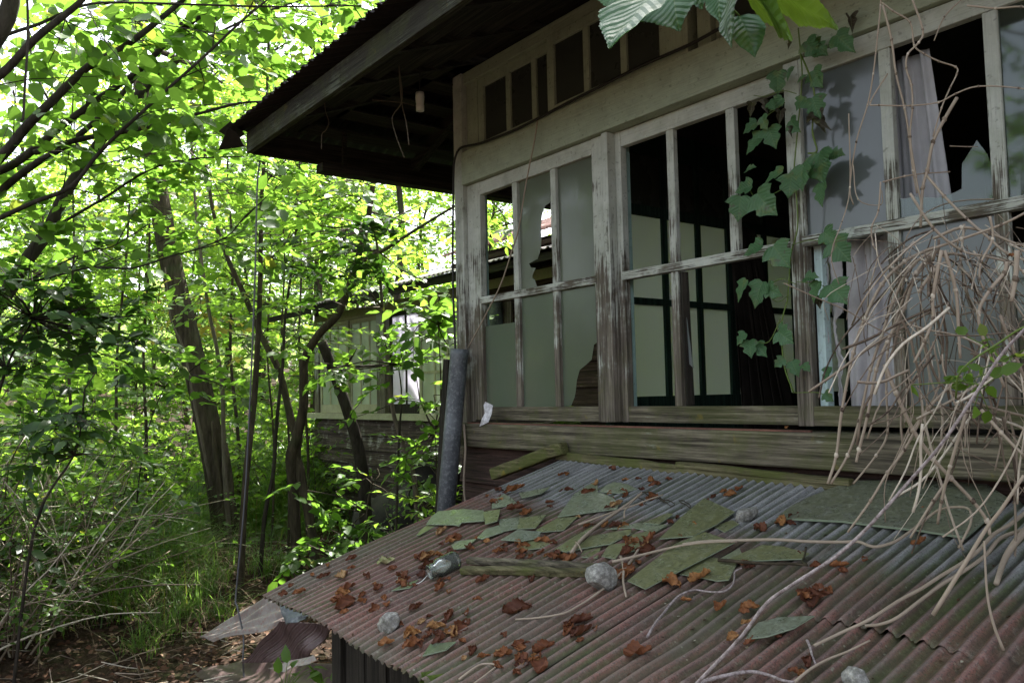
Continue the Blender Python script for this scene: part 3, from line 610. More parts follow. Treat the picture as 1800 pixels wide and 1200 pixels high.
def slope(x0, ys_, z0, z1, mat, name, par):
    uu = np.linspace(x0, -.03, 1500); cc = .008*np.cos(2*np.pi*uu/.076); G = []
    for t in np.linspace(0, 1, 6):
        G.append(np.stack([uu, np.full_like(uu, ys_[0]*(1-t)+ys_[1]*t)+rng.normal(size=len(uu))*(.004 if t == 0 else 0), z0*(1-t)+z1*t+cc], -1))
    return grid_mesh(name, np.array(G), M[mat], par, solid=.002)
wr = slope(-6.95, (1.55, 2.30), 1.135, 1.365, 'wing_roof', 'roof', W)
MB().box((-6.9, 1.60, 1.055), (-.03, 1.63, 1.118)).build('fascia_board', M['dark_x'], wr)
mb = MB(); mb.slab([(-6.9, 1.64, 1.10), (-.03, 1.64, 1.10), (-.03, 2.3, 1.33), (-6.9, 2.3, 1.33)], (0, 0, 1), .02); mb.build('soffit_board', M['dark_x'], wr)
wr2 = slope(-3.5, (2.12, 5.2), 1.46, 2.65, 'rust_sun', 'upper_roof', W)
wb('upper_wall', (-3.45, 2.305, 1.10), (-.03, 2.34, 1.45), 'dark_x')
mb = MB(); mb.beam((-2.6, 1.70, 1.20), (-.1, 1.74, 1.235), .10, .03); mb.build('loose_board', M['siding_x'], W); 
p = on(880, 556, 1, WY-.06); t = thing('electric_meter', 'grey cylindrical meter on a pale board, seen through the missing pane', 'meter', p)
mb = MB(); mb.box(p+[-.17, .0, -.16], p+[.15, .02, .12]); mb.build('backing_board', M['worn_z'], t)
mb = MB(); mb.lathe([(0, .13), (.058, .13), (.064, .115), (.064, -.12), (.068, -.12), (.068, -.14), (.05, -.145), (0, -.145)], p+[.02, -.07, 0], (0, 0, 1), 20); mb.build('meter_body', M['pipe'], t, True)
# ---------------------------------------------------------------- the lean-to with the corrugated roof
S = thing('lean_to_shed', 'low lean-to shed with a mossy red and grey corrugated roof, under the windows', 'shed', (1.5, -.7, -1.4))
PER, AMP = .0345, .0062
def sheet(name, x0, x1, ya, yb, lift, edge0=0.0, edge1=.004, skew=0.0, par=S):
    n = int((x1-x0)/PER*10); xs = np.linspace(x0, x1, n); rows = 34; G = np.zeros((rows, n, 3)); ph = 2*np.pi*xs/PER; val = np.zeros((rows, n))
    den = rng.normal(size=(6, 3))
    for j in range(rows):
        t = j/(rows-1); y = ya+(yb-ya)*t
        jag = (np.abs(np.sin(ph*.5+rng.normal(size=n)*.3))*edge1+rng.normal(size=n)*.0015 if j == rows-1 else 0)
        yy = np.full(n, y)+jag+skew*(xs-x0)*t
        z = roof_z(xs, yy)-AMP+AMP*np.cos(ph)*(1+.10*np.sin(xs*23+2)*np.sin(yy*4+xs*5))+lift+.0025*np.sin(xs*7.3+1)*np.sin(yy*6.1)+.0012*np.sin(xs*31)*np.sin(yy*11)
        for dx, dy, k in den: z = z-.004*abs(k)*np.exp(-(((xs-(x0+x1)/2-dx*.2)/.09)**2+((yy+.7-dy*.3)/.10)**2))
        z = z-.012*max(0, t-.9)*10*(np.sin(xs*9)*.5+.5)*(1 if edge1 else 0)
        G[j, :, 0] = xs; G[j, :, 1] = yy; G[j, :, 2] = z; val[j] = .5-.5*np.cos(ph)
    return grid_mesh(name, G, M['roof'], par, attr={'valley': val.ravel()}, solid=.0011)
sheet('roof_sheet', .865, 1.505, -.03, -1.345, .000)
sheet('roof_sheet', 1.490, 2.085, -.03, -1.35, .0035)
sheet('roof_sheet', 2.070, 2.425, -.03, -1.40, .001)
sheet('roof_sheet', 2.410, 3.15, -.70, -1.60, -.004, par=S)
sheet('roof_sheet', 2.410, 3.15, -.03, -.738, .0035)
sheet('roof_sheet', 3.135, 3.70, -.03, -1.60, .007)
mb = MB()
def rp(x, y, h=0): return np.array([x, y, float(roof_z(x, y))+h])
mb.beam(rp(.835, -.068, .012), rp(2.155, -.068, .003), .028, .034, up=(0, 0, 1), seg=14, wob=.0014)
mb.build('batten', M['batten'], S, bevel=.004)
mb = MB(); mb.beam(rp(1.50, -.072, .026), rp(2.165, -.072, .020), .03, .022, seg=9, wob=.0012); mb.build('batten', M['batten'], S, bevel=.004)
for y in (-.25, -.75, -1.22): MB().beam(rp(.92, y, -.05), rp(3.65, y, -.05), .04, .05).build('purlin', M['dark_x'], S)
mb = MB()
for x in (1.24, 1.36, 1.49, 1.615, 1.74, 1.865, 1.99, 2.115, 2.24): mb.box((x, -1.235+rng.normal()*.004, -1.45), (x+.118, -1.21, float(roof_z(x+.05, -1.22))-.075))
mb.build('wall', M['dark_z'], S, bevel=.002)
mb = MB(); mb.box((1.175, -1.25, -1.45), (1.235, -1.19, float(roof_z(1.6, -1.22))-.07)); mb.build('post', M['dark_z'], S, bevel=.003)
mb = MB(); mb.box((.93, -.80, -1.45), (.98, -.7505, float(roof_z(.95, -.8))-.09)); mb.build('post', M['dark_z'], S, bevel=.003)
# a mossy stump against the shed wall
q = on(790, 1190, 1, -1.27)
mb = MB(); mb.tube([(q[0], -1.285, -1.45), (q[0]+.01, -1.29, -1.0), (q[0], -1.285, q[2]+.02)], [.09, .075, .055], 10)
tag(mb.build('mossy_post', M['moss'], None, True, origin=(q[0], -1.285, -1.45)), 'short moss covered post under the edge of the corrugated roof', 'post')
# short log lying on the roof head, pointing out to the left
a = on(868, 833, 1, -.13); b = on(993, 786, 1, -.085)
mb = MB(); mb.beam(a, b, .05, .052, seg=10, wob=.0016); tag(mb.build('broken_rafter', M['batten'], None, bevel=.008, origin=a), 'short broken rafter end sticking out left from the roof head', 'timber')
# ---------------------------------------------------------------- glass on the roof
def shard(poly, h, label, mat='shard', conv=c7, th=.003, name='glass_shard', cat='glass shard', group=None, sag=0.0):
    P = [roof_pt(*conv(x, y), h+sag*math.sin(i*2.1)) for i, (x, y) in enumerate(poly)]
    o = MB().slab(P, RN, th).build(name, [M[mat], M['edge']], None, bevel=.0006, origin=P[0])
    for q in o.data.polygons[2:]: q.material_index = 1
    return tag(o, label, cat, group)
GR = 'broken glass on the shed roof'
SH = [
 ([(905, 236), (950, 205), (1000, 185), (1003, 242)], .005, 'pale upright glass shard tucked behind the big curved shard, top of the heap', 'shard_pale'),
 ([(800, 365), (850, 295), (890, 243), (960, 236), (1030, 248), (1080, 270), (1108, 300), (1100, 325), (980, 340)], .011, 'big curved grey green glass shard with two dead leaves on it', 'shard_pale'),
 ([(1010, 240), (1045, 205), (1080, 190), (1150, 200), (1200, 225), (1110, 246)], .006, 'thin glass shard right of the big curved shard', 'shard_pale'),
 ([(1310, 475), (1420, 365), (1535, 270), (1692, 340), (1600, 402), (1480, 462)], .014, 'large pointed kite shaped glass shard on the right of the heap', 'shard'),
 ([(1150, 685), (1390, 500), (1540, 440), (1692, 492), (1480, 602), (1240, 726)], .016, 'largest yellow green glass shard, lying right of the stone', 'shard'),
 ([(1410, 652), (1560, 560), (1700, 600), (1660, 680), (1600, 686), (1500, 665)], .006, 'mossy glass shard poking out under the largest yellow green shard', 'shard'),
 ([(140, 402), (165, 365), (200, 337), (330, 325), (430, 333), (430, 385), (320, 393), (306, 412), (280, 405)], .013, 'wet curled sheet fragment at the left rim of the heap, with white specks', 'shard_clear'),
 ([(428, 340), (515, 325), (498, 385), (436, 402)], .017, 'small squarish green shard touching the wet curled fragment', 'shard'),
 ([(90, 457), (118, 425), (152, 402), (207, 400), (110, 455)], .006, 'narrow mossy shard nearest the left roof edge', 'shard'),
 ([(502, 378), (612, 366), (600, 422), (515, 440)], .006, 'dark flat shard in the middle of the left group', 'shard_clear'),
 ([(608, 370), (742, 354), (690, 421), (598, 425)], .010, 'mossy four cornered shard beside the dark flat one', 'shard'),
 ([(690, 432), (800, 370), (902, 363), (830, 432), (720, 441)], .006, 'long mossy shard just below the big curved shard', 'shard'),
 ([(395, 470), (440, 425), (505, 406), (527, 440), (420, 476)], .007, 'wet leaf shaped shard with a white glint, left group', 'shard_clear'),
 ([(515, 480), (600, 428), (716, 440), (705, 470), (620, 486)], .011, 'wet shard with the largest white glint', 'shard_clear'),
 ([(265, 507), (290, 486), (392, 475), (340, 520), (280, 529)], .007, 'small wet shard just above the glass jar', 'shard_clear'),
 ([(785, 528), (880, 465), (988, 405), (962, 440), (872, 535), (840, 540)], .009, 'narrow mossy shard lying along the thick twig', 'shard'),
 ([(880, 532), (960, 462), (1172, 425), (1166, 450), (1066, 500), (930, 522)], .012, 'long mossy shard with a pale upper edge, above the wooden bars', 'shard'),
 ([(1155, 500), (1166, 455), (1277, 430), (1225, 520), (1160, 541)], .007, 'mossy triangular shard left of the largest shard', 'shard'),
 ([(600, 536), (630, 487), (800, 480), (720, 520)], .004, 'faint mossy shard half sunk in leaves above the wooden bars', 'shard'),
 ([(1040, 427), (1200, 395), (1352, 405), (1290, 441), (1180, 420)], .005, 'pale sliver shard left of the kite shaped shard', 'shard_pale'),
 ([(1230, 395), (1350, 345), (1382, 350), (1310, 402)], .009, 'mossy shard wedged beside the kite shaped shard', 'shard'),
 ([(910, 567), (940, 522), (1022, 510), (1000, 570)], .005, 'small mossy shard left of the stone, over the wooden bar end', 'shard'),
 ([(1020, 562), (1060, 502), (1152, 495), (1090, 576)], .008, 'mossy shard close above the stone', 'shard'),
 ([(605, 245), (765, 215), (720, 246), (620, 271)], .008, 'thin green shard beside the big curled leaf at the top left of the heap', 'shard_pale'),
 ([(470, 285), (530, 250), (560, 262), (600, 300), (470, 322)], .005, 'crumbled pale shard under the big curled leaf', 'shard_pale'),
 ([(1580, 412), (1680, 380), (1714, 400), (1640, 441)], .005, 'small mossy shard below the small stone', 'shard'),
 ([(1600, 582), (1714, 520), (1730, 560), (1640, 592)], .005, 'grey shard right of the largest shard', 'shard_pale'),
 ([(120, 1062), (160, 1002), (292, 990), (240, 1032)], .008, 'dark green glass shard near the lower left stone', 'bottle'),
 ([(-10, 690), (-2, 655), (40, 633), (10, 665)], .007, 'small pale green shard left of the jar', 'shard_pale'),
 ([(-35, 735), (20, 705), (100, 680), (60, 720)], .006, 'dark green shard below the jar', 'bottle'),
]
for i, (p_, h_, l_, m_) in enumerate(SH): shard(p_, h_, l_, m_, group=GR)
shard([(480, 357), (540, 312), (620, 270), (740, 222), (862, 182), (1200, 182), (1500, 186), (1640, 272), (1420, 466), (1200, 432), (960, 405), (800, 385), (520, 372)], .014, 'large flat grey green slab under the dead vines at the head of the roof', 'slab', c8, .006, 'roof_slab', 'slab')
shard([(195, 592), (300, 545), (400, 505), (500, 512), (640, 547), (600, 575), (430, 582)], .008, 'long mossy shard against the brown twig right of the largest shard', 'shard', c8, group=GR)
shard([(315, 976), (345, 930), (378, 895), (480, 868), (662, 860), (560, 922), (420, 966)], .013, 'grey curved shard with a pale rim, by itself at the lower right', 'shard_clear', c8, group=GR)
# ---------------------------------------------------------------- bars, jar, stones
a = roof_pt(822, 984, .016); b = roof_pt(1054, 996, .016)
tag(MB().beam(a, b, .022, .016, up=RN, seg=12, wob=.0011).build('wooden_bar', M['grey_x'], None, bevel=.002, origin=a), 'upper grooved wooden bar between jar and stone', 'bar')
a = roof_pt(812, 1001, .013); b = roof_pt(1040, 1006, .013)
tag(MB().beam(a, b, .025, .020, up=RN, seg=12, wob=.0011).build('wooden_bar', M['batten'], None, bevel=.004, origin=a), 'lower smooth wooden bar running from the jar to the stone', 'bar')
a = roof_pt(754, 1006, .026); b = roof_pt(808, 980, .030); ax = nrm(b-a); L_ = .098
t = thing('glass_jar', 'small empty glass jar lying on its side on the roof', 'jar', a)
mb = MB(); mb.lathe([(.0205, 0), (.0225, .002), (.0225, .004), (.0205, .006), (.0205, .010), (.0225, .012), (.0225, .015), (.0205, .018), (.0215, .024), (.0265, .030), (.0285, .040), (.0285, L_-.008), (.025, L_-.001), (.0, L_)], a, ax, 28)
mb.lathe([(.0205, 0), (.0182, .001), (.0182, .024), (.0255, .035), (.0262, .042), (.0262, L_-.012), (.0, L_-.008)][::-1], a, ax, 28)
mb.build('jar_body', M['jar'], t, True)
wire('wire_scrap', 'short bright glint of wire at the jar mouth', 'wire', [roof_pt(752, 1010, .004), roof_pt(740, 1022, .003), roof_pt(727, 1028, .003)], .0012, 'white')
def stone(name, label, px, h, size, seed, squash=(1, 1, 1)):
    r_ = np.random.default_rng(seed); c = roof_pt(*px, h)
    import bmesh
    bm = bmesh.new(); bmesh.ops.create_icosphere(bm, subdivisions=4, radius=1)
    pl = nrm(r_.normal(size=(13, 3))); dd = r_.uniform(.62, .95, 13)
    for v in bm.verts:
        p = np.array(v.co)
        for n_, d_ in zip(pl, dd):
            e = p@n_-d_
            if e > 0: p = p-n_*e*.93
        p = p*(1+.03*math.sin(p[0]*9+seed)*math.cos(p[1]*8))
        v.co = Vector(p*size*np.array(squash))
    me = bpy.data.meshes.new(name); bm.to_mesh(me); bm.free(); me.materials.append(M['rock'])
    o = bpy.data.objects.new(name, me); scene.collection.objects.link(o); o.location = [float(q) for q in c]; o.rotation_euler = (r_.uniform(0, 3), r_.uniform(0, 3), r_.uniform(0, 3)); return tag(o, label, 'stone')
stone('stone', 'pale angular stone lying at the right end of the wooden bars', (1057, 1013), .030, .042, 3)
stone('stone', 'grey stone on the lower left of the roof by the dark green shard', (683, 1093), .016, .030, 8, (1.15, 1, .75))
stone('stone', 'small grey stone between the kite shaped shard and the large slab', (1312, 904), .014, .030, 5, (1.3, 1, .6))
stone('stone', 'whitish stone at the bottom edge of the picture on the roof', (1505, 1192), .010, .023, 12, (1.3, 1, .7))
# ---------------------------------------------------------------- twigs on the roof
def rtwig(label, pts, conv, r, mat='dead_stem', h=.008, name='dry_twig', group='dry twigs on the shed roof', lift=None):
    P = [roof_pt(*conv(x, y), h+(lift[i] if lift else .004*math.sin(i*1.7))) for i, (x, y) in enumerate(pts)]
    rr = np.linspace(r, r*.6, len(P)); return tag(MB().tube(P, rr, 7, 4).build(name, M[mat], None, True, origin=P[0]), label, 'twig', group)
rtwig('thick straw coloured twig slanting up through the glass heap', [(870, 545), (920, 480), (1010, 402), (1120, 325), (1205, 262), (1222, 245)], c7, .006, h=.020)
rtwig('long thin twig crossing the upper part of the glass heap', [(905, 405), (1000, 370), (1090, 338), (1180, 310), (1250, 282), (1330, 255)], c7, .0035, h=.020)
rtwig('long twig running over the largest shard', [(1075, 592), (1160, 572), (1250, 550), (1350, 525), (1450, 505), (1580, 492), (1700, 490)], c7, .0042, h=.026)
rtwig('looping brown twig running right from the largest shard towards the slab', [(0, 505), (110, 490), (250, 485), (460, 480), (640, 490), (800, 492), (880, 490), (960, 516), (1040, 500), (1100, 470), (1180, 410), (1240, 362), (1285, 332), (1340, 318), (1420, 318), (1448, 345), (1445, 400), (1415, 465), (1385, 522)], c8, .0045, h=.020, lift=[0]*10+[0, .01, .03, .05, .06, .06, .05, .03, .01])
rtwig('thin twig running from the stone down to the left', [(1215, 515), (1150, 612), (1060, 702), (960, 778), (900, 815), (830, 850), (700, 872), (590, 880)], c7, .0034, h=.010)
rtwig('upright stub of twig below the largest shard corner', [(1118, 565), (1132, 620), (1130, 690), (1145, 766)], c7, .0042, h=.012)
rtwig('thin grey stem curling across the roof below the largest shard', [(1250, 968), (1290, 900), (1335, 845), (1375, 795), (1412, 760), (1460, 738), (1500, 733), (1570, 742), (1640, 738), (1680, 705), (1688, 668), (1692, 640), (1725, 622)], c7, .0030, 'grey_stem', .012)
rtwig('brown twig lying along the mossy shard right of the largest shard', [(180, 582), (300, 592), (430, 600), (560, 602), (625, 608)], c8, .005, 'bark', .014)
rtwig('forked pale twig at the bottom edge of the roof', [(305, 1182), (360, 1140), (420, 1105), (492, 1110), (450, 1150), (375, 1205)], c7, .003)
rtwig('bent pale twig by the lower right curved shard', [(625, 985), (640, 1020), (650, 1060), (670, 1110)], c8, .003, 'grey_stem', .01)
rtwig('thin dark twig along the bottom of the roof', [(90, 1195), (200, 1165), (330, 1142), (420, 1155), (500, 1185), (560, 1195)], c8, .004, 'grey_stem', .012)
rtwig('thin brown twig rising right from the bottom of the roof', [(555, 1200), (640, 1130), (730, 1080), (830, 1040), (940, 985)], c8, .003, 'dead_stem', .012)
rtwig('short split twig by the mossy shard', [(620, 520), (612, 560), (600, 590), (625, 600)], c8, .003, 'bark', .02)
rtwig('short curled twig standing on the narrow shard', [(890, 490), (905, 505), (915, 525), (922, 540)], c7, .0022, h=.03)
rtwig('curved pale twig rising over the heap', [(1135, 370), (1138, 335), (1165, 300), (1195, 268), (1205, 250)], c7, .0025, h=.04)
TW = [(1210, 250), (1260, 262), (1300, 280), (1350, 268), (1400, 262), (1440, 285)]
for i in range(9):
    x0, y0 = 1190+rnd.uniform(0, 230), 225+rnd.uniform(0, 70); an = rnd.uniform(-.5, .7)
    pts = [(x0+k*18*math.cos(an+k*.2*rnd.uniform(-1, 1)), y0+k*10*math.sin(an+k*.4)) for k in range(5)]
    rtwig('small tangled dark twig on the bare grey part above the kite shaped shard', pts, c7, .0018, 'bark', .01, group='tangled twigs above the kite shaped shard')
# ---------------------------------------------------------------- dead leaves
def curled_leaf(seed, L=.06, W_=.045):
    r_ = np.random.default_rng(seed); nu, nw = 26, 11; G = np.zeros((nw, nu, 3)); k1, k2 = r_.uniform(1.2, 3.2), r_.uniform(-1.2, 1.6); tw = r_.uniform(-1, 1); bend = r_.uniform(.5, 1.6)
    for i in range(nw):
        for j in range(nu):
            u_ = j/(nu-1); w = (i/(nw-1)-.5)*2
            hw = W_*.5*(math.sin(math.pi*min(1, u_**.75*1.02))**.8+.03)
            hw *= 1+.10*math.sin(u_*40+seed)*abs(w)
            a = w*k1*.75; y = hw/k1*1.3*math.sin(a); z = hw/k1*1.3*(1-math.cos(a))
            ang = (u_-.4)*bend; x = L*math.sin(ang)/bend; zz = L*(1-math.cos(ang))/bend*(1 if k2 > 0 else .5)
            y2 = y*math.cos(tw*u_)-z*math.sin(tw*u_); z2 = y*math.sin(tw*u_)+z*math.cos(tw*u_)
            G[i, j] = (x, y2+.003*math.sin(u_*11+i), zz+z2+.0030*math.sin(u_*11+i*.9+seed)+.0013*math.sin((u_-abs(w)*.25)*62))
    G[..., 2] -= G[..., 2].min(); return G
LEAF = []
for s_ in range(9):
    o = grid_mesh('dead_leaf', curled_leaf(s_+20), M['dead_leaf']); LEAF.append(o.data); bpy.data.objects.remove(o)
def dead_leaf(px, label, group, scale=1.0, rot=None, k=None, h=.0, mat=None):
    me = LEAF[k if k is not None else rnd.randrange(9)]
    if mat: me = me.copy(); me.materials[0] = M[mat]
    o = bpy.data.objects.new('dead_leaf', me); scene.collection.objects.link(o)
    p = roof_pt(*px, .0); o.location = [float(c) for c in p+RN*(h-.002)]
    q = Vector((0, 0, 1)).rotation_difference(Vector(RN)).to_matrix()@Matrix.Rotation(rot if rot is not None else rnd.uniform(0, 6.28), 3, 'Z')@Matrix.Rotation(rnd.uniform(-.35, .35), 3, 'X')
    o.rotation_euler = q.to_euler(); o.scale = (scale,)*3
    return tag(o, label, 'dead leaf', group)
BIG = [((905, 868), 1.35, 'largest golden brown curled leaf, standing at the top left of the glass heap', 2, None, .012),
 ((905, 1073), 1.35, 'long rolled tan leaf lying below the wooden bars', 4, None, 0), ((676, 990), 1.05, 'pale green and brown curled leaf above and left of the jar', 1, 'dead_leaf_green', 0),
 ((1228, 1020), 1.15, 'broad light brown leaf below the largest shard', 5, None, .004), ((1180, 1028), 1.2, 'star shaped crumpled leaf below the largest shard', 7, None, .002),
 ((775, 937), 1.0, 'bright orange folded leaf left of the wet shards', 3, None, .002), ((847, 1022), .8, 'bright orange cone shaped leaf below the jar', 6, None, .002),
 ((937, 1018), .75, 'narrow yellow brown leaf under the lower bar', 8, None, 0), ((1118, 1148), 1.1, 'curled leaf hooked upward at the lower middle of the roof', 0, None, 0),
 ((1020, 1115), 1.05, 'large dark red leaf pile in the lower middle of the roof', 2, None, 0), ((610, 1062), 1.2, 'tan curled leaf near the left eave', 5, None, 0),
 ((1145, 955), 1.1, 'dark red crumpled clump against the largest shard', 7, None, .012), ((905, 900), 1.2, 'red brown clump behind the dark flat shard', 3, None, .01),
 ((1395, 915), 1.0, 'orange leaf on the grey roof right of the kite shaped shard', 1, None, 0), ((1425, 1060), 1.1, 'large dark crumpled leaf by the lap of the sheets', 4, None, .002),
 ((1076, 825), .8, 'small upright red leaf just below the batten', 6, None, .0)]
for px, sc, lb, k_, mt, h_ in BIG: dead_leaf(px, lb, None, sc, k=k_, h=h_, mat=mt)
CL = [(560, 1010, 40, 14, 10), (620, 1055, 45, 22, 12), (700, 1010, 40, 18, 10), (640, 1000, 70, 25, 9), (760, 985, 30, 18, 8), (790, 960, 30, 15, 7), (740, 1020, 35, 12, 5), (850, 880, 40, 14, 8), (900, 960, 90, 12, 14), (960, 975, 70, 8, 10),
      (760, 1110, 50, 18, 14), (720, 1120, 40, 16, 8), (900, 1150, 55, 22, 16), (930, 1170, 50, 22, 8), (1020, 1105, 40, 14, 8), (1060, 910, 70, 26, 10), (1090, 870, 50, 18, 8), (1130, 965, 30, 14, 8), (1100, 1010, 20, 25, 8), (1170, 850, 90, 15, 6),
      (1280, 870, 40, 12, 5), (1200, 920, 40, 20, 4), (1340, 985, 60, 12, 4), (1430, 1050, 40, 14, 5), (1320, 1120, 40, 20, 4), (1000, 850, 60, 14, 6), (1380, 920, 60, 18, 5), (1500, 1000, 90, 25, 5), (1400, 1180, 60, 12, 3), (1240, 1070, 90, 40, 4), (840, 1060, 130, 40, 8), (950, 890, 60, 12, 6), (1660, 905, 30, 12, 2), (520, 1030, 30, 12, 4)]
nl = 0
for cx, cy, sx, sy, n_ in CL:
    for i in range(n_):
        if nl >= 285: break
        x = cx+rnd.gauss(0, sx*.6); y = cy+rnd.gauss(0, sy*.7); P = roof_pt(x, y)
        if P[0] < .9 or P[1] < -1.33 or P[1] > -.09: continue
        nl += 1; dead_leaf((x, y), 'small curled russet dead leaf scattered over the corrugated roof', 'russet dead leaves on the roof', rnd.choice((.4, .5, .6, .75, .95)), h=rnd.uniform(0, .006))
# specks of grit on the roof are in its material; moss tufts along the lap
# ---------------------------------------------------------------- fallen sheets left of the shed
def wsheet(name, label, quad, nx, ny, per, amp, mat, along='u', crumple=.006, cat='metal sheet'):
    A, B, C_, D = [np.array(q, float) for q in quad]; G = np.zeros((ny, nx, 3)); nv = nrm(np.cross(B-A, D-A)); Lu = np.linalg.norm(B-A); Lv = np.linalg.norm(D-A)
    for j in range(ny):
        for i in range(nx):
            s_, t = i/(nx-1), j/(ny-1); p = A*(1-s_)*(1-t)+B*s_*(1-t)+C_*s_*t+D*(1-s_)*t
            q = (s_*Lu if along == 'u' else t*Lv)
            G[j, i] = p+nv*(amp*math.cos(2*math.pi*q/per)+crumple*math.sin(s_*7+t*3)*math.cos(t*6+s_*2))
    return tag(grid_mesh(name, G, M[mat], None, origin=A, solid=.0012), label, cat)
wsheet('fallen_sheet', 'pale warped metal sheet sliding out from under the shed eave at the left', [dep(350, 1118, 4.55), dep(476, 1040, 4.2), dep(506, 1095, 3.9), dep(372, 1126, 4.25)], 60, 50, .09, .008, 'sheet_pale', 'v', .012)
wsheet('fallen_sheet', 'brown corrugated sheet curving down under the shed eave', [dep(420, 1165, 4.1), dep(495, 1090, 3.75), dep(585, 1098, 3.35), dep(545, 1160, 3.45)], 60, 60, .05, .007, 'sheet_rust', 'v', .02)
wsheet('fallen_sheet', 'small bent grey flap hanging below the left roof corner', [dep(487, 1047, 3.45), dep(545, 1082, 3.2), dep(532, 1090, 3.2), dep(502, 1098, 3.3)], 30, 20, .2, .002, 'pipe', 'u', .006)
wsheet('fallen_sheet', 'flat brown sheet lying on the ground at the bottom left', [dep(300, 1185, 4.4), dep(440, 1158, 4.35), dep(600, 1170, 3.7), dep(560, 1260, 3.5)], 60, 40, .3, .006, 'sheet_rust', 'u', .012)
wsheet('fallen_sheet', 'narrow rusty strip with a bright edge behind the seedling', [dep(470, 1173, 3.6), dep(552, 1150, 3.4), dep(556, 1160, 3.35), dep(500, 1180, 3.45)], 40, 14, .3, .003, 'sheet_pale', 'u', .006)
wsheet('fallen_sheet', 'dark curved sheet lying beyond the thin sapling', [dep(368, 1020, 6.9), dep(418, 1012, 6.9), dep(420, 1024, 6.5), dep(372, 1030, 6.5)], 30, 20, .3, .01, 'dark_iron', 'u', .02)
# ---------------------------------------------------------------- ground
xs = np.concatenate([np.linspace(-200, -16, 40), np.linspace(-15.5, 8, 190), np.linspace(9, 120, 24)]); ys = np.concatenate([np.linspace(-90, -9, 22), np.linspace(-8.5, 15, 170), np.linspace(16, 200, 40)])
GX, GY = np.meshgrid(xs, ys); GZ = ground_z(GX, GY)
near = np.exp(-(((GX+4)/9)**2+((GY-1)/8)**2)); GZ = GZ+near*rng.normal(size=GZ.shape)*.012
tag(grid_mesh('ground', np.stack([GX, GY, GZ], -1), M['soil']), kind='structure')

# ---------------------------------------------------------------- leaves in bulk
T_OV = (np.array([(0, 0, 0), (.3, 0, -.01), (.65, 0, -.02), (1, 0, -.10), (.20, .27, .05), (.56, .29, .05), (.20, -.27, .05), (.56, -.29, .05)]),
        [(0, 1, 4), (1, 2, 5, 4), (2, 3, 5), (0, 6, 1), (6, 7, 2, 1), (7, 3, 2)])
T_RD = (np.array([(0, 0, 0), (.32, 0, -.01), (.68, 0, -.03), (1.05, 0, -.13), (.06, .30, .05), (.42, .43, .04), (.80, .24, .0), (.06, -.30, .05), (.42, -.43, .04), (.80, -.24, .0)]),
        [(0, 1, 5, 4), (1, 2, 6, 5), (2, 3, 6), (0, 7, 8, 1), (1, 8, 9, 2), (2, 9, 3)])
T_LO = (np.array([(0, 0, 0), (.45, .29, .06), (1, 0, -.06), (.45, -.29, .06)]), [(0, 2, 1), (0, 3, 2)])
T_NA = (np.array([(0, 0, 0), (.35, 0, -.01), (.7, 0, -.05), (1, 0, -.16), (.3, .17, .03), (.62, .15, .0), (.3, -.17, .03), (.62, -.15, .0)]), T_OV[1])
def leaf_arrays(P, D, N_, S_, tmpl):
    T, F = tmpl; D = nrm(D); N_ = N_-D*np.sum(N_*D, -1, keepdims=True); N_ = nrm(N_); B = np.cross(N_, D)
    n = len(P); V = P[:, None]+S_[:, None, None]*(T[None, :, 0:1]*D[:, None]+T[None, :, 1:2]*B[:, None]+T[None, :, 2:3]*N_[:, None])
    lp = np.concatenate([np.array(f) for f in F]); st = np.cumsum([0]+[len(f) for f in F])[:-1]
    loops = (lp[None]+np.arange(n)[:, None]*len(T)).ravel(); starts = (st[None]+np.arange(n)[:, None]*len(lp)).ravel()
    return V.reshape(-1, 3), loops, starts
def leaves(name, P, D, N_, S_, tmpl, mat, parent=None, origin=None):
    V, l, s_ = leaf_arrays(P, D, N_, S_, tmpl); return fast_mesh(name, V, l, s_, mat, parent, origin, True)
def sprays(P, D, L, n, size, g, droop=.12, ang=.95, flat=.30, up=None):
    """n leaves along each of M shoots, set left and right in one plane, like a shade leaf layer"""
    m = len(P); D = nrm(D); N0 = np.tile([0, 0, 1.0], (m, 1)) if up is None else up
    N0 = N0-D*np.sum(N0*D, -1, keepdims=True); N0 = nrm(N0+g.normal(size=(m, 3))*.22); Sd = np.cross(N0, D)
    t = (np.arange(n)+.6)/n; sg = np.where(np.arange(n) % 2, 1, -1.0); ca = np.where(np.arange(n) == n-1, 1, math.cos(ang)); sa = np.where(np.arange(n) == n-1, 0, math.sin(ang))
    Pp = P[:, None]+D[:, None]*(L[:, None]*t[None])[..., None]; Pp[..., 2] -= droop*(L[:, None]*t[None]**2)
    Dd = D[:, None]*ca[None, :, None]+Sd[:, None]*(sg*sa)[None, :, None]+g.normal(size=(m, n, 3))*.22; Dd[..., 2] -= .18
    Nn = N0[:, None]+g.normal(size=(m, n, 3))*flat
    S_ = size*g.uniform(.55, 1.15, (m, n)); k = g.random((m, n)) > .10
    return Pp[k], Dd[k], Nn[k], S_[k]
def shoots(mb, P, D, L, r=.0025, droop=.12):
    for p, d, l in zip(P, nrm(D), L):
        q = [p, p+d*l*.5-[0, 0, droop*l*.25], p+d*l-[0, 0, droop*l]]; mb.tube(q, [r, r*.8, r*.5], 3, 1)

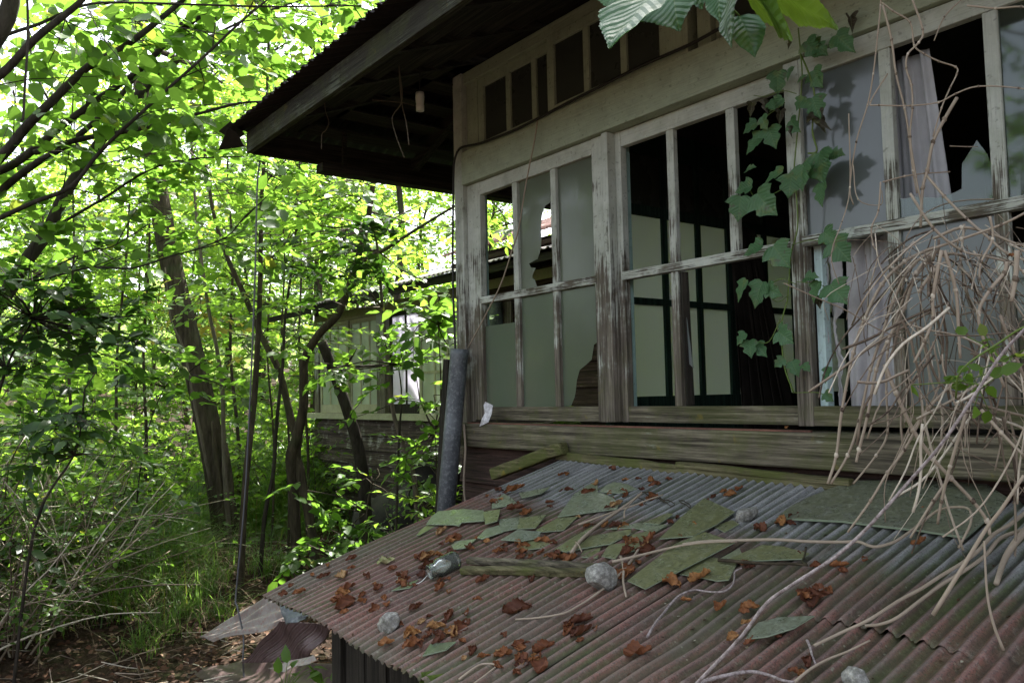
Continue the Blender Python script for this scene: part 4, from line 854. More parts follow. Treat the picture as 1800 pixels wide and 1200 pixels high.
def tree_mesh(seed, trunk, r0, r1, limb_from, n_limb, limb_len, n_twig, n_spray, spray_len, n_leaf, leaf, bark, mat, tmpl=T_OV, rise=.35, name='forest_tree', label=None, cat='tree', group=None, loc=None, twig_vis=True, az_bias=None, shrink=.5):
    g = np.random.default_rng(seed); trunk = np.array(trunk, float); loc = trunk[0] if loc is None else np.array(loc)
    root = thing(name, label or name, cat, loc, group); wd = MB(); n = len(trunk)
    wd.tube(trunk, np.linspace(r0, r1, n), 10, 4)
    cl = np.concatenate([[0], np.cumsum(np.linalg.norm(np.diff(trunk, axis=0), axis=1))]); cl /= cl[-1]
    SP, SD, SL = [], [], []
    for i in range(n_limb):
        t = limb_from+(1-limb_from)*((i+g.uniform(.1, .9))/n_limb); p = np.array([np.interp(t, cl, trunk[:, k]) for k in range(3)]); az = i*2.399+g.normal()*.5
        if az_bias is not None and g.random() < .6: az = az_bias+g.normal()*.7
        el = rise+g.normal()*.25+.5*(t-limb_from); L = limb_len*(1-shrink*(t-limb_from)/(1-limb_from+1e-6))*g.uniform(.7, 1.2)
        d = np.array([math.cos(az)*math.cos(el), math.sin(az)*math.cos(el), math.sin(el)]); pts = [p]
        for s_ in range(4):
            d = nrm(d+g.normal(size=3)*.16+np.array([0, 0, -.05])); pts.append(pts[-1]+d*L/4)
        pts = np.array(pts); rb = max(.006, (r0*(1-t)+r1*t)*.42); wd.tube(pts, np.linspace(rb, .004, 5), 5, 2)
        for j in range(n_twig):
            u_ = g.uniform(.22, 1.0); k = min(3, int(u_*4)); q = pts[k]+(pts[k+1]-pts[k])*(u_*4-k); dd = nrm(pts[k+1]-pts[k])
            sd = nrm(np.cross(dd, [0, 0, 1])+1e-6)*(1 if j % 2 else -1); td = nrm(dd*g.uniform(.2, .9)+sd*g.uniform(.3, 1.0)+np.array([0, 0, g.normal()*.28])); tl = spray_len*g.uniform(.7, 1.8)
            e = q+td*tl; wd.tube([q, (q+e)/2+g.normal(size=3)*.03, e], [.005, .0035, .002], 3, 1)
            for s_ in range(n_spray):
                v = (s_+.5)/n_spray; SP.append(q+(e-q)*v); s2 = nrm(np.cross(td, [0, 0, 1])+1e-6)*(1 if s_ % 2 else -1)
                SD.append(nrm(td*.7+s2*g.uniform(.2, .9)+g.normal(size=3)*.15)); SL.append(spray_len*g.uniform(.6, 1.1))
    SP, SD, SL = np.array(SP), np.array(SD), np.array(SL)
    wd.build('trunk', M[bark], root, True)
    leaves('crown', *sprays(SP, SD, SL, n_leaf, leaf, g), tmpl, M[mat], root); return root
def place(root, x, y, rz, s, first=False, label=None, group=None, tilt=0.0, sink=.05):
    o = root if first else copy_tree(root); o.location = (x, y, float(ground_z(x, y))-sink); o.rotation_euler = (tilt, 0, rz); o.scale = (s, s, s)
    if label: o['label'] = label
    if group: o['group'] = group
    return o
def gpt(x, d):                                                 # a point on the ground d metres off, in the direction of column x
    p = dep(x, 690, d); return p[0], p[1]

# ---------------------------------------------------------------- trees one can tell apart
def px_line(pts, d0, d1=None):
    d1 = d0 if d1 is None else d1; n = len(pts); return np.array([dep(u_, v_, d0+(d1-d0)*i/(n-1)) for i, (u_, v_) in enumerate(pts)])
def sink_base(P): b = P[0].copy(); b[2] = float(ground_z(b[0], b[1]))-.12; return np.vstack([b, P[1:]])
# the big leaning trunk
P = sink_base(px_line([(402, 972), (393, 900), (380, 820), (360, 720), (335, 610), (311, 510), (292, 420), (280, 350), (268, 270), (252, 150), (235, 20), (222, -120), (215, -300)], 8.2, 8.6))
g_ = np.random.default_rng(5)
t = tree_mesh(5, P, .140, .075, .66, 12, 2.2, 6, 3, .42, 8, .092, 'bark', 'leaf_lime', T_RD, .15, 'leaning_tree', 'tall thick trunk leaning to the left over the leafy ground', 'tree')
mb = MB(); 
for a_, b_ in (((385, 985), (410, 900)), ((430, 985), (405, 890)), ((400, 975), (385, 860))):
    mb.tube([dep(a_[0], a_[1]-8, 8.05)+[0, 0, -.1], dep((a_[0]+b_[0])/2, (a_[1]+b_[1])/2, 8.05), dep(b_[0]-4, b_[1]-40, 8.1), dep(b_[0]-12, b_[1]-120, 8.15)], [.075, .05, .032, .012], 8)
mb.build('root_flare', M['bark'], t, True)
mb = MB(); mb.tube(px_line([(372, 860), (352, 760), (338, 690), (322, 610), (300, 560), (290, 470)], 8.0, 8.15), [.016, .015, .013, .012, .01, .008], 6); tag(mb.build('hanging_vine', M['bark_pale'], None, True, origin=dep(372, 860, 8.0)), 'thin pale climbing stem clinging to the thick leaning trunk', 'vine')
# slim companions
P = sink_base(px_line([(408, 965), (397, 860), (393, 767), (391, 683), (380, 607), (366, 540), (352, 440), (342, 340), (336, 220), (338, 60)], 7.7, 7.9))
tree_mesh(6, P, .025, .010, .62, 9, 1.0, 5, 3, .36, 7, .085, 'bark_pale', 'leaf_lime', T_OV, .25, 'slender_tree', 'slim tree standing right against the thick leaning trunk', 'tree')
P = sink_base(px_line([(421, 1050), (424, 990), (428, 900), (436, 800), (447, 700), (452, 620), (456, 540), (458, 450), (460, 350), (464, 280), (470, 150), (474, 0)], 6.0, 6.2))
tree_mesh(7, P, .030, .010, .66, 8, .8, 5, 3, .34, 7, .085, 'bark', 'leaf_mid', T_OV, .4, 'slender_tree', 'straight thin pole of a tree with a forked twig, right of the leaning trunk', 'tree')
MB().tube(px_line([(457, 485), (470, 462), (485, 445), (500, 430), (512, 405)], 6.1), [.012, .010, .008, .006, .003], 6).build('branch', M['bark'], bpy.data.objects['slender_tree.001'], True)
P = sink_base(px_line([(455, 985), (465, 910), (480, 833), (487, 735), (497, 640), (501, 560), (513, 470), (522, 380), (528, 260)], 6.6, 6.9))
tree_mesh(8, P, .019, .007, .62, 8, .7, 5, 3, .3, 7, .08, 'bark_dark', 'leaf_lime', T_OV, .4, 'slender_tree', 'thin slightly bowed stem left of the crooked forked tree', 'tree')
for i, (u0, u1, dd_, r_, lb) in enumerate([(250, 262, 9.4, .022, 'thin sapling just left of the leaning trunk'), (540, 520, 9.0, .018, 'thin sapling in front of the left end of the boarded wing'), (478, 470, 8.2, .013, 'hair thin stem right of the straight pole tree'), (418, 400, 10.2, .026, 'thin dark sapling between the leaning trunk and the pole tree'), (190, 230, 8.8, .02, 'thin sapling leaning right among the left hand bushes'), (120, 128, 8.0, .018, 'thin upright sapling among the left hand bushes'), (506, 492, 7.4, .012, 'thin wand like stem beside the crooked forked tree')]):
    P = px_line([(u0, 930), (u0*.8+u1*.2+5, 780), (u0*.5+u1*.5-4, 620), (u0*.3+u1*.7+4, 450), (u1, 300), (u1+6, 130)], dd_, dd_+.2); P = sink_base(P)
    tree_mesh(150+i, P, r_, r_*.35, .45, 10, .9, 5, 3, .34, 8, .085, 'bark', ('leaf_lime', 'leaf_mid')[i % 2], T_OV, .2, 'slender_tree', lb, 'tree')
# the crooked forked tree
main = px_line([(524, 985), (518, 905), (513, 835), (511, 800), (522, 767), (533, 717), (534, 667), (536, 630), (560, 588), (592, 555), (610, 515), (621, 478), (633, 440), (646, 390), (655, 330), (668, 250)], 6.8, 6.4)
main = sink_base(main)
t = tree_mesh(9, main, .048, .018, .76, 9, .8, 6, 3, .36, 8, .092, 'bark', 'leaf_lime', T_OV, .1, 'crooked_tree', 'crooked forked tree with two bowed stems in front of the boarded wing', 'tree')
b2 = px_line([(560, 990), (545, 917), (531, 850), (527, 827), (521, 800), (526, 765)], 6.7, 6.8); MB().tube(sink_base(b2), [.045, .040, .040, .044, .038, .034], 10, 4).build('stem', M['bark'], t, True)
b3 = px_line([(523, 768), (515, 750), (503, 700), (490, 650), (465, 602), (430, 520), (402, 458), (383, 405), (370, 345), (358, 250)], 6.8, 7.2)
MB().tube(b3, np.linspace(.036, .012, 10), 9, 4).build('stem', M['bark'], t, True)
b4 = px_line([(621, 478), (632, 462), (660, 448), (690, 430), (740, 398), (800, 362)], 6.4, 6.0); MB().tube(b4, np.linspace(.020, .009, 6), 7, 4).build('branch', M['bark'], t, True)
gg = np.random.default_rng(77); PP, DD = [], []
for q in list(b3[3:])+list(b4[1:2]): 
    for _ in range(5): PP.append(q+gg.normal(size=3)*.12); DD.append(gg.normal(size=3)*[1, 1, .4])
PP, DD = np.array(PP), np.array(DD); leaves('foliage', *sprays(PP, DD, gg.uniform(.25, .45, len(PP)), 8, .09, gg), T_OV, M['leaf_lime'], t)
def dark_bush(seed, cen, rad, n, leaf, mat, name, label, stem_pts, r, bark='bark_dark', tmpl=T_OV, cat='sapling', ln=.3, nl=9):
    g = np.random.default_rng(seed); t = thing(name, label, cat, stem_pts[0]); MB().tube(stem_pts, np.linspace(r, r*.35, len(stem_pts)), 8, 4).build('stem', M[bark], t, True)
    P = np.array([cen[k % len(cen)] for k in range(n)])+g.normal(size=(n, 3))*rad; D = g.normal(size=(n, 3))*[1, 1, .35]
    L = g.uniform(.6, 1.1, n)*ln; mb = MB(); shoots(mb, P, D, L, .0028); idx = [int(np.argmin(np.linalg.norm(stem_pts-p, axis=1))) for p in P]
    for p, i in zip(P[::2], idx[::2]): mb.tube([stem_pts[i], (stem_pts[i]+p)/2+g.normal(size=3)*.02, p], [.006, .004, .003], 4, 1)
    mb.build('twigs', M[bark], t, True); leaves('foliage', *sprays(P, D, L, nl, leaf, g), tmpl, M[mat], t); return t
st = sink_base(px_line([(648, 960), (640, 863), (632, 800), (620, 750), (600, 690), (580, 637), (566, 602)], 6.9, 6.5))
tt = thing('dead_leaning_trunk', 'dark bare trunk leaning left across the wing wall', 'tree', st[0]); MB().tube(st, np.linspace(.055, .04, len(st)), 10, 4).build('trunk', M['bark_dark'], tt, True)
MB().tube(px_line([(595, 655), (607, 643), (618, 628), (627, 612)], 6.5), [.014, .011, .008, .005], 6).build('branch', M['bark_dark'], tt, True)
st = sink_base(px_line([(742, 960), (730, 860), (712, 790), (690, 720), (680, 620), (672, 540), (664, 440), (656, 400)], 5.6, 5.3))
dark_bush(31, px_line([(650, 410), (650, 400), (600, 430), (560, 430), (600, 500), (540, 460), (620, 460)], 5.2), .12, 46, .088, 'leaf_shade_dark', 'sapling', 'pale thin sapling with dark leaf clusters against the eaves and wing window', st, .020, 'bark_pale')
dark_bush(32, px_line([(705, 640), (690, 620), (640, 660), (735, 600), (560, 640)], 5.3), .10, 30, .085, 'leaf_mid', 'sapling', 'dark leafed shoot in front of the broken wing window', sink_base(px_line([(690, 960), (700, 800), (706, 700), (700, 640)], 5.5, 5.3)), .010)
dark_bush(33, px_line([(780, 540), (750, 560), (790, 600)], 5.0), .09, 18, .10, 'leaf_mid', 'sapling', 'bright green shoot beside the corner post in front of the wing', sink_base(px_line([(765, 960), (772, 800), (775, 680), (770, 570)], 5.1, 5.0)), .008, 'bark')
dark_bush(34, px_line([(760, 715), (775, 780), (745, 800), (780, 740)], 4.9), .09, 26, .075, 'leaf_mid', 'sapling', 'small leafy shoot left of the grey pipe', sink_base(px_line([(770, 960), (768, 850), (765, 760)], 4.9)), .006, 'bark')
dark_bush(35, px_line([(660, 860), (700, 850), (610, 880), (590, 920), (560, 900)], 6.0), .12, 15, .10, 'leaf_mid', 'shrub', 'leafy shrub growing up in front of the lapped boards', sink_base(px_line([(640, 980), (645, 900), (655, 850)], 6.0)), .012, 'bark', cat='shrub')
dark_bush(36, px_line([(760, 880), (735, 910), (790, 860), (740, 860)], 5.4), .10, 22, .085, 'leaf_lime', 'shrub', 'fresh green ferny shrub between the pipe and the roof edge', sink_base(px_line([(742, 990), (744, 930), (748, 890)], 5.4)), .006, 'bark', T_NA, cat='shrub', ln=.34)
dark_bush(37, px_line([(590, 985), (560, 960), (610, 950), (540, 1000), (640, 930)], 6.0), .12, 30, .11, 'leaf_mid', 'shrub', 'low broad leafed plant at the left edge of the shed roof', sink_base(px_line([(570, 1040), (572, 1000), (575, 975)], 6.0)), .006, 'bark', cat='shrub')
# near trees at the left whose limbs cross the picture
FK = dep(-330, 640, 4.7); BASE = np.array([FK[0]-.2, FK[1]-.1, 0]); BASE[2] = float(ground_z(BASE[0], BASE[1]))-.1
def limb_tree(name, label, trunk, tr, limbs, leaf_n, seed, leaf, mat, bark='bark_dark', tmpl=T_RD, side=.45, skip=0.0):
    g = np.random.default_rng(seed); t = thing(name, label, 'tree', trunk[0]); MB().tube(trunk, np.linspace(tr[0], tr[1], len(trunk)), 10, 4).build('trunk', M[bark], t, True)
    P, D, L = [], [], []; tw = MB()
    for pts, r0, r1 in limbs:
        MB().tube(pts, np.linspace(r0, r1, len(pts)), 7, 4).build('limb', M[bark], t, True)
        n = int(np.sum(np.linalg.norm(np.diff(pts, axis=0), axis=1))*leaf_n)
        for i in range(n):
            u_ = g.uniform(skip, 1)*(len(pts)-1); k = min(len(pts)-2, int(u_)); q = pts[k]+(pts[k+1]-pts[k])*(u_-k); d = nrm(pts[k+1]-pts[k])
            td = nrm(d*g.uniform(.1, 1)+g.normal(size=3)*[.8, .8, .45]+_f*.75); tl = side*g.uniform(.4, 1.5); e = q+td*tl; tw.tube([q, (q+e)/2+g.normal(size=3)*.02, e], [.004, .003, .002], 3, 1)
            for v in (.35, .7, 1.0): P.append(q+(e-q)*v); D.append(nrm(td+g.normal(size=3)*[.8, .8, .3])); L.append(side*g.uniform(.4, .75))
    tw.build('twigs', M[bark], t, True); P, D, L = np.array(P), np.array(D), np.array(L)
    leaves('crown', *sprays(P, D, L, 6, leaf, g, flat=.42), tmpl, M[mat], t); return t
e = lambda pts, d0, d1: px_line(pts, d0, d1)
limbs = [(e([(-330, 640), (-150, 420), (0, 278), (45, 225), (95, 175), (155, 118), (215, 85), (272, 42), (322, 0), (380, -50), (450, -120)], 4.6, 4.4), .034, .008),
         (e([(-300, 600), (-120, 330), (0, 300), (61, 262), (112, 219), (177, 172), (248, 121), (299, 70), (364, 19), (400, -20), (470, -90)], 4.9, 4.7), .030, .008),
         (e([(-330, 640), (-160, 480), (0, 337), (61, 289), (121, 252), (196, 187), (238, 135), (299, 65), (340, 20), (395, -40)], 5.0, 5.0), .028, .007),
         (e([(61, 268), (140, 245), (210, 233), (280, 219), (355, 198), (420, 182), (470, 178)], 4.8, 4.6), .018, .005),
         (e([(-330, 640), (-120, 440), (0, 383), (61, 355), (126, 327), (177, 266), (261, 187), (355, 103), (420, 42), (470, 0)], 4.5, 4.3), .016, .005)]
limb_tree('broadleaf_tree', 'near tree off the left edge whose dark limbs sweep up to the right', np.array([BASE, (BASE+FK)/2+[.05, 0, 0], FK]), (.10, .06), limbs, 5.5, 41, .10, 'leaf_mid')
P = sink_base(e([(-420, 1250), (-120, 690), (0, 532), (37, 471), (84, 406), (112, 345), (154, 280), (205, 210), (261, 149), (327, 89), (355, 37), (380, -60)], 5.2, 5.6)[:]) if False else e([(-420, 1250), (-120, 690), (0, 532), (37, 471), (84, 406), (112, 345), (154, 280), (205, 210), (261, 149), (327, 89), (355, 37), (380, -60)], 5.2, 5.6)
P[0] = [P[0][0], P[0][1], float(ground_z(P[0][0], P[0][1]))-.1]
limbs = [(e([(84, 406), (120, 385), (180, 350), (260, 300), (330, 280), (430, 275)], 5.4, 5.2), .012, .004), (e([(205, 210), (280, 180), (350, 150), (430, 90)], 5.5, 5.5), .012, .004), (e([(0, 509), (93, 486), (160, 470), (233, 471), (300, 450), (345, 438), (400, 415), (430, 380)], 5.0, 4.9), .008, .003), (e([(0, 520), (93, 470), (160, 440), (196, 434), (260, 395)], 5.0, 4.9), .007, .003),
         (e([(327, 89), (420, 40), (500, 10), (600, -20)], 5.5, 5.6), .010, .004), (e([(154, 280), (100, 200), (60, 120), (48, 20)], 5.4, 5.5), .012, .004)]
limb_tree('broadleaf_tree', 'near tree whose single dark trunk leans up to the right behind the sweeping limbs', P, (.055, .018), limbs, 6, 42, .095, 'leaf_mid', 'bark_dark')
limbs = [(e([(-60, 160), (0, 133), (61, 70), (110, 30), (140, 5), (170, -30)], 3.9, 3.9), .022, .012), (e([(-60, 110), (0, 67), (70, 42), (121, 19), (182, 5), (330, 8), (480, 12), (640, 10)], 4.0, 4.4), .010, .004)]
bb = dep(-160, 300, 4.0); limb_tree('broadleaf_tree', 'near tree at the top left corner with a thick rising limb', np.array([[bb[0], bb[1], float(ground_z(bb[0], bb[1]))-.1], bb+[0, 0, -.6], dep(-60, 160, 3.9), dep(12, 30, 3.9), dep(25, -60, 3.9)]), (.07, .03), limbs, 5, 43, .095, 'leaf_mid')
wire('hanging_vine', 'thin dark vine dropping straight down near the top left corner', 'vine', px_line([(47, -20), (49, 30), (48, 90), (44, 150), (41, 205), (37, 212)], 3.8), .006, 'bark_dark')
wire('hanging_vine', 'thin vine hanging down through the leaves left of the leaning tree', 'vine', px_line([(140, -20), (132, 120), (122, 260), (110, 340), (104, 400)], 5.0), .004, 'bark_dark')
# shrubs at the left; shade is put into the darkest leaf colours
dark_bush(51, px_line([(60, 520), (130, 540), (180, 570), (30, 560), (100, 590), (200, 600), (20, 500), (150, 530), (10, 620), (60, 650)], 4.9), .15, 95, .10, 'leaf_shade_dark', 'shrub', 'shrub with glossy leaves coloured dark for shade at the left edge, upper one', sink_base(px_line([(-40, 1050), (-20, 800), (10, 650), (60, 560)], 4.8)), .014, cat='shrub')
dark_bush(52, px_line([(90, 755), (130, 745), (60, 780), (160, 770), (110, 790)], 4.1), .09, 30, .115, 'leaf_shade_dark', 'shrub', 'hanging leaves, coloured dark for shade, of the lower shrub at the left edge', sink_base(px_line([(20, 1080), (60, 930), (130, 800), (145, 730)], 4.1)), .009, tmpl=T_NA, cat='shrub')
dark_bush(53, px_line([(270, 660), (310, 650), (340, 665), (250, 670), (370, 650)], 6.2), .09, 18, .12, 'leaf_mid', 'shrub', 'low spray of broad leaves in front of the leaning trunk', sink_base(px_line([(230, 960), (250, 800), (290, 680), (330, 655)], 6.3)), .007, cat='shrub')
dark_bush(54, px_line([(330, 560), (350, 570), (305, 575), (365, 555)], 9.5), .18, 30, .10, 'leaf_yellow', 'shrub', 'yellowing foliage spray right of the leaning trunk', sink_base(px_line([(380, 900), (365, 700), (345, 570)], 9.6)), .010, cat='shrub')
0 and dark_bush(55, px_line([(330, 840), (350, 870), (370, 830), (390, 815), (310, 860)], 6.9), .12, 30, .075, 'leaf_yellow', 'shrub', 'yellow green small leafed shrub before the foot of the leaning trunk', sink_base(px_line([(250, 980), (290, 900), (350, 850)], 6.9)), .006, cat='shrub')
# ---------------------------------------------------------------- the forest behind
GRP = 'forest trees in the background'
LBL = ['slender background forest tree with light green leaves', 'bushy background forest tree with layered lime leaves', 'tall background forest tree with mid green leaves', 'spreading background forest tree with fine bright leaves']
def proto(seed, h, r0, lf, nl, ll, nt, ns, leaf, mat, tmpl, rise, lean=.3):
    g = np.random.default_rng(seed); pts = [np.zeros(3)]
    for i in range(6): pts.append(pts[-1]+np.array([g.normal()*lean*.35, g.normal()*lean*.35, h/6]))
    return tree_mesh(seed, pts, r0, r0*.25, lf, nl, ll, nt, ns, .45, 9, leaf, 'bark', mat, tmpl, rise, 'forest_tree', LBL[seed % 4], 'tree', GRP)
PR = [proto(100, 7.5, .06, .12, 26, 1.9, 7, 3, .115, 'leaf_lime', T_OV, .15), proto(101, 5.0, .04, .10, 22, 1.7, 7, 3, .12, 'leaf_lime', T_RD, .2), proto(102, 9.0, .09, .22, 26, 2.3, 8, 3, .12, 'leaf_mid', T_OV, .2), proto(103, 6.5, .05, .15, 24, 2.0, 7, 4, .09, 'leaf_lime', T_OV, .1)]
PR.append(proto(108, 10.5, .09, .55, 26, 2.6, 8, 4, .12, 'leaf_mid', T_OV, .25)); used = [False]*5  # high crowned tree added to block sun from the clearing
def forest(px, d, k, s, rz=None):
    x, y = gpt(px, d); f = not used[k]; used[k] = True; place(PR[k], x, y, rnd.uniform(0, 6.28) if rz is None else rz, s, f, LBL[k % 4], GRP, rnd.uniform(-.06, .06))
for px, d, k, s in [(-260, 9, 0, 1), (40, 12, 1, 1), (150, 14, 0, .9), (240, 15, 3, .8), (340, 14.5, 1, 1), (620, 15.5, 1, 1.2), (690, 18, 0, 1.1), (-60, 15, 3, 1), (-160, 13, 2, .7), (780, 18.5, 3, 1.2), (860, 19, 0, 1.1), (400, 20, 2, .9), (280, 20, 0, 1.1), (110, 20, 1, 1.3), (-400, 14, 0, 1), (-560, 12, 2, .8),
                    (940, 20, 2, .9), (1040, 20, 0, 1.1), (560, 21, 2, .9), (660, 24, 2, 1.0), (480, 26, 2, 1.1), (450, 17, 1, 1.2), (530, 18, 3, 1.1), (60, 17, 0, 1.1), (330, 27, 2, 1), (-90, 22, 2, .9), (760, 26, 0, 1.4), (850, 27, 2, 1.1)]: forest(px, d, k, s)
# trees added, mostly out of view, to shade the clearing and dim the facade
for x, y, k, s in [(-7.3, 5.8, 4, 1), (-7.4, 3.4, 4, .8), (-1.5, 8.5, 2, 1.1), (3, 8, 2, 1.1), (7.5, 7, 2, 1.1), (0.5, -6.5, 2, 1.0), (12.5, -8.0, 2, 1.1), (-3.5, -6.5, 2, 1.0), (-7.0, -5.5, 0, 1.1), (-10.2, 3.6, 4, 1.05), (-5.2, 6.8, 4, 1)]: place(PR[k], x, y, rnd.uniform(0, 6), s, not used[k], LBL[k % 4], GRP); used[k] = True
# shrubs of the understorey
SG = 'understorey shrubs'
def shrub_proto(seed, h, n, leaf, mat, tmpl, spread, stems, lab, bark='bark_pale', nl=8, name='shrub'):
    g = np.random.default_rng(seed); root = thing(name, lab, 'shrub', (0, 0, 0), SG); wd = MB(); P, D = [], []
    for i in range(stems):
        az = g.uniform(0, 6.28); ln = h*g.uniform(.6, 1.15); b = np.array([g.normal()*.12, g.normal()*.12, -.05]); d = np.array([math.cos(az)*spread, math.sin(az)*spread, 1.0]); pts = [b]
        for s_ in range(4): d = nrm(d+g.normal(size=3)*.18+[0, 0, -.10]); pts.append(pts[-1]+d*ln/4)
        wd.tube(pts, np.linspace(.009, .003, 5), 5, 2)
        for j in range(n):
            u_ = g.uniform(.2, 1)*4; k = min(3, int(u_)); q = pts[k]+(pts[k+1]-pts[k])*(u_-k); P.append(q); D.append(nrm(np.array([g.normal(), g.normal(), g.normal()*.3])))
    P, D = np.array(P), np.array(D); L = g.uniform(.2, .45, len(P)); shoots(wd, P, D, L); wd.build('stems', M[bark], root, True); leaves('foliage', *sprays(P, D, L, nl, leaf, g), tmpl, M[mat], root); return root
SL_ = ['bright layered understorey shrub among the trees', 'small leafed understorey shrub at the forest edge', 'mid green understorey bush with broad leaves', 'twiggy understorey bush with scattered leaves', 'bush with leaves coloured dark for shade at the left edge']
SPR = [None]*0+[shrub_proto(201, 1.7, 12, .085, 'leaf_lime', T_OV, .55, 12, SL_[0]), shrub_proto(202, 1.2, 14, .06, 'leaf_mid', T_OV, .7, 14, SL_[1]), shrub_proto(203, 2.2, 11, .11, 'leaf_lime', T_RD, .5, 12, SL_[2]), shrub_proto(204, 1.5, 5, .055, 'leaf_mid', T_OV, .8, 26, SL_[3], 'dead_stem', 6), shrub_proto(205, 1.4, 9, .10, 'leaf_shade_dark', T_OV, .6, 11, SL_[4], 'bark_dark', 7)]
su = [False]*5
def shrub(px, d, k, s):
    x, y = gpt(px, d); f = not su[k]; su[k] = True; place(SPR[k], x, y, rnd.uniform(0, 6.28), s, f, SL_[k], SG)
for i in range(46):
    d = rnd.uniform(7.6, 13.5); px = rnd.uniform(-380, 330) if i < 36 else rnd.uniform(440, 540)
    if d < 9.6 and 150 < px < 640: d += 2.6
    shrub(px, d, rnd.choice((0, 0, 1, 2, 2)), rnd.uniform(.6, 1.1))
for px, d, k, s in [(60, 6.0, 3, .9), (-40, 5.4, 3, 1), (150, 6.6, 3, .8), (220, 7.0, 1, .8), (110, 7.4, 2, .8), (-150, 6.2, 2, 1), (20, 7.2, 1, 1), (-60, 6.9, 0, 1), (180, 8.0, 0, .8), (260, 8.6, 2, .7), (-220, 5.0, 3, 1.1), (-120, 4.6, 3, .8), (60, 4.9, 3, .7), (140, 5.5, 3, .7), (-10, 4.5, 3, .8), (200, 6.2, 1, .6), (110, 5.9, 1, .7), (250, 7.3, 1, .6), (30, 5.5, 1, .8), (300, 9.5, 0, .9),  (500, 13.5, 2, 1), (460, 10.8, 0, .8), (860, 10.2, 2, .6), (1060, 6.0, 1, .8), (1090, 6.3, 2, .6)]: shrub(px, d, k, s)
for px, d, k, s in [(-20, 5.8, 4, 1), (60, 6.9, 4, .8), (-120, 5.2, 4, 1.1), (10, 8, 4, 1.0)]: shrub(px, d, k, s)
# corner between house and wing, seen through the broken pane
for x, y, k, s in [(-.45, 1.32, 2, .80), (-.8, 1.62, 2, .72), (-.7, .9, 2, .55), (-1.2, 1.3, 1, .9), (-.55, 1.4, 2, .5), (-1.7, .7, 1, .8)]: place(SPR[k], x, y, rnd.uniform(0, 6), s, False, SL_[k], SG)
g = np.random.default_rng(90); c = on(890, 410, 1, .9)
P = px_line([(862, 345), (880, 370), (890, 395), (885, 412)], 5.6); dark_bush(61, px_line([(885, 405), (895, 415), (880, 390)], 5.6), .07, 7, .13, 'leaf_lime', 'hanging_branch', 'leafy branch tip hanging outside, seen through the missing left pane', np.array([dep(840, 250, 5.7), *P]), .006, 'bark', T_NA, 'branch', .2, 6)
# ---------------------------------------------------------------- far wood on the rise
g = np.random.default_rng(300); n = 26000; px = g.uniform(-700, 1500, n); d = g.uniform(32, 70, n); P = np.array([dep(a_, 690, b_) for a_, b_ in zip(px, d)]); hh = g.uniform(0, 1, n)
dome = 7+3.0*np.sin(px*.012+1)+2*np.sin(px*.031); dome = np.where(px < 260, dome*.62, dome*1.25); P[:, 2] = ground_z(P[:, 0], P[:, 1])+hh*dome
o = leaves('distant_wood', P, g.normal(size=(n, 3)), g.normal(size=(n, 3))*.6+[0, 0, .7], g.uniform(.35, .75, n), T_LO, M['leaf_far_haze']); tag(o, 'pale green distant wood filling the gaps between the trunks', 'woodland', kind='stuff')
# ---------------------------------------------------------------- grass, litter
def blades(P, H_, lean, W_, g, seg=5):
    n = len(P); az = g.uniform(0, 6.28, n); dv = np.stack([np.cos(az), np.sin(az), np.zeros(n)], -1); sd = np.stack([-np.sin(az), np.cos(az), np.zeros(n)], -1); V = np.zeros((n, seg+1, 2, 3))
    for i in range(seg+1):
        t = i/seg; c = P+dv*(H_*lean*t**1.7)[:, None]*1.0; c[:, 2] += H_*(t-.5*lean*t**2.6); w = W_*(1-t**1.6)*.5+.0004; V[:, i, 0] = c-sd*w[:, None] if hasattr(w, '__len__') else c-sd*w; V[:, i, 1] = c+sd*(w[:, None] if hasattr(w, '__len__') else w)
    q = np.array([(2*i, 2*i+1, 2*i+3, 2*i+2) for i in range(seg)]).ravel(); st = np.arange(seg)*4; nv = 2*(seg+1)
    return V.reshape(-1, 3), (q[None]+np.arange(n)[:, None]*nv).ravel(), (st[None]+np.arange(n)[:, None]*4*seg).ravel()
def tuft_proto(seed, n, h, lean, w, mat, label, name='grass_tuft', dry=0):
    g = np.random.default_rng(seed); root = thing(name, label, 'grass', (0, 0, 0), 'grass tufts on the forest floor'); P = g.normal(size=(n, 3))*[.09, .09, 0]; V, l, s_ = blades(P, h*g.uniform(.4, 1.15, n), lean*g.uniform(.3, 1.4, n), w*g.uniform(.7, 1.2, n), g); fast_mesh('blades', V, l, s_, M[mat], root)
    if dry: P = g.normal(size=(dry, 3))*[.11, .11, 0]; V, l, s_ = blades(P, h*.8*g.uniform(.3, 1.1, dry), lean*1.6*g.uniform(.5, 1.4, dry), w*.7*np.ones(dry), g); fast_mesh('dry_blades', V, l, s_, M['straw'], root)
    return root
TL = ['tall arching grass tuft in the bright gap by the wing', 'low arching grass tuft on the leaf litter', 'dry straw tuft on the shaded ground']
TP = [tuft_proto(401, 130, 1.15, .75, .011, 'grass', TL[0], dry=15), tuft_proto(402, 90, .55, .9, .009, 'grass', TL[1], dry=35), tuft_proto(403, 60, .5, 1.1, .006, 'straw', TL[2])]
tu = [False]*3
def tuft(px, py, d, k, s):
    if d is None: p = dep(px, py, 1); dd = ray(px, py); tt_ = (-1.4-CAM[2])/dd[2]; x, y = (CAM+dd*tt_)[:2]
    else: x, y = gpt(px, d)
    f = not tu[k]; tu[k] = True; place(TP[k], x, y, rnd.uniform(0, 6), s, f, TL[k], 'grass tufts on the forest floor', 0, .02)
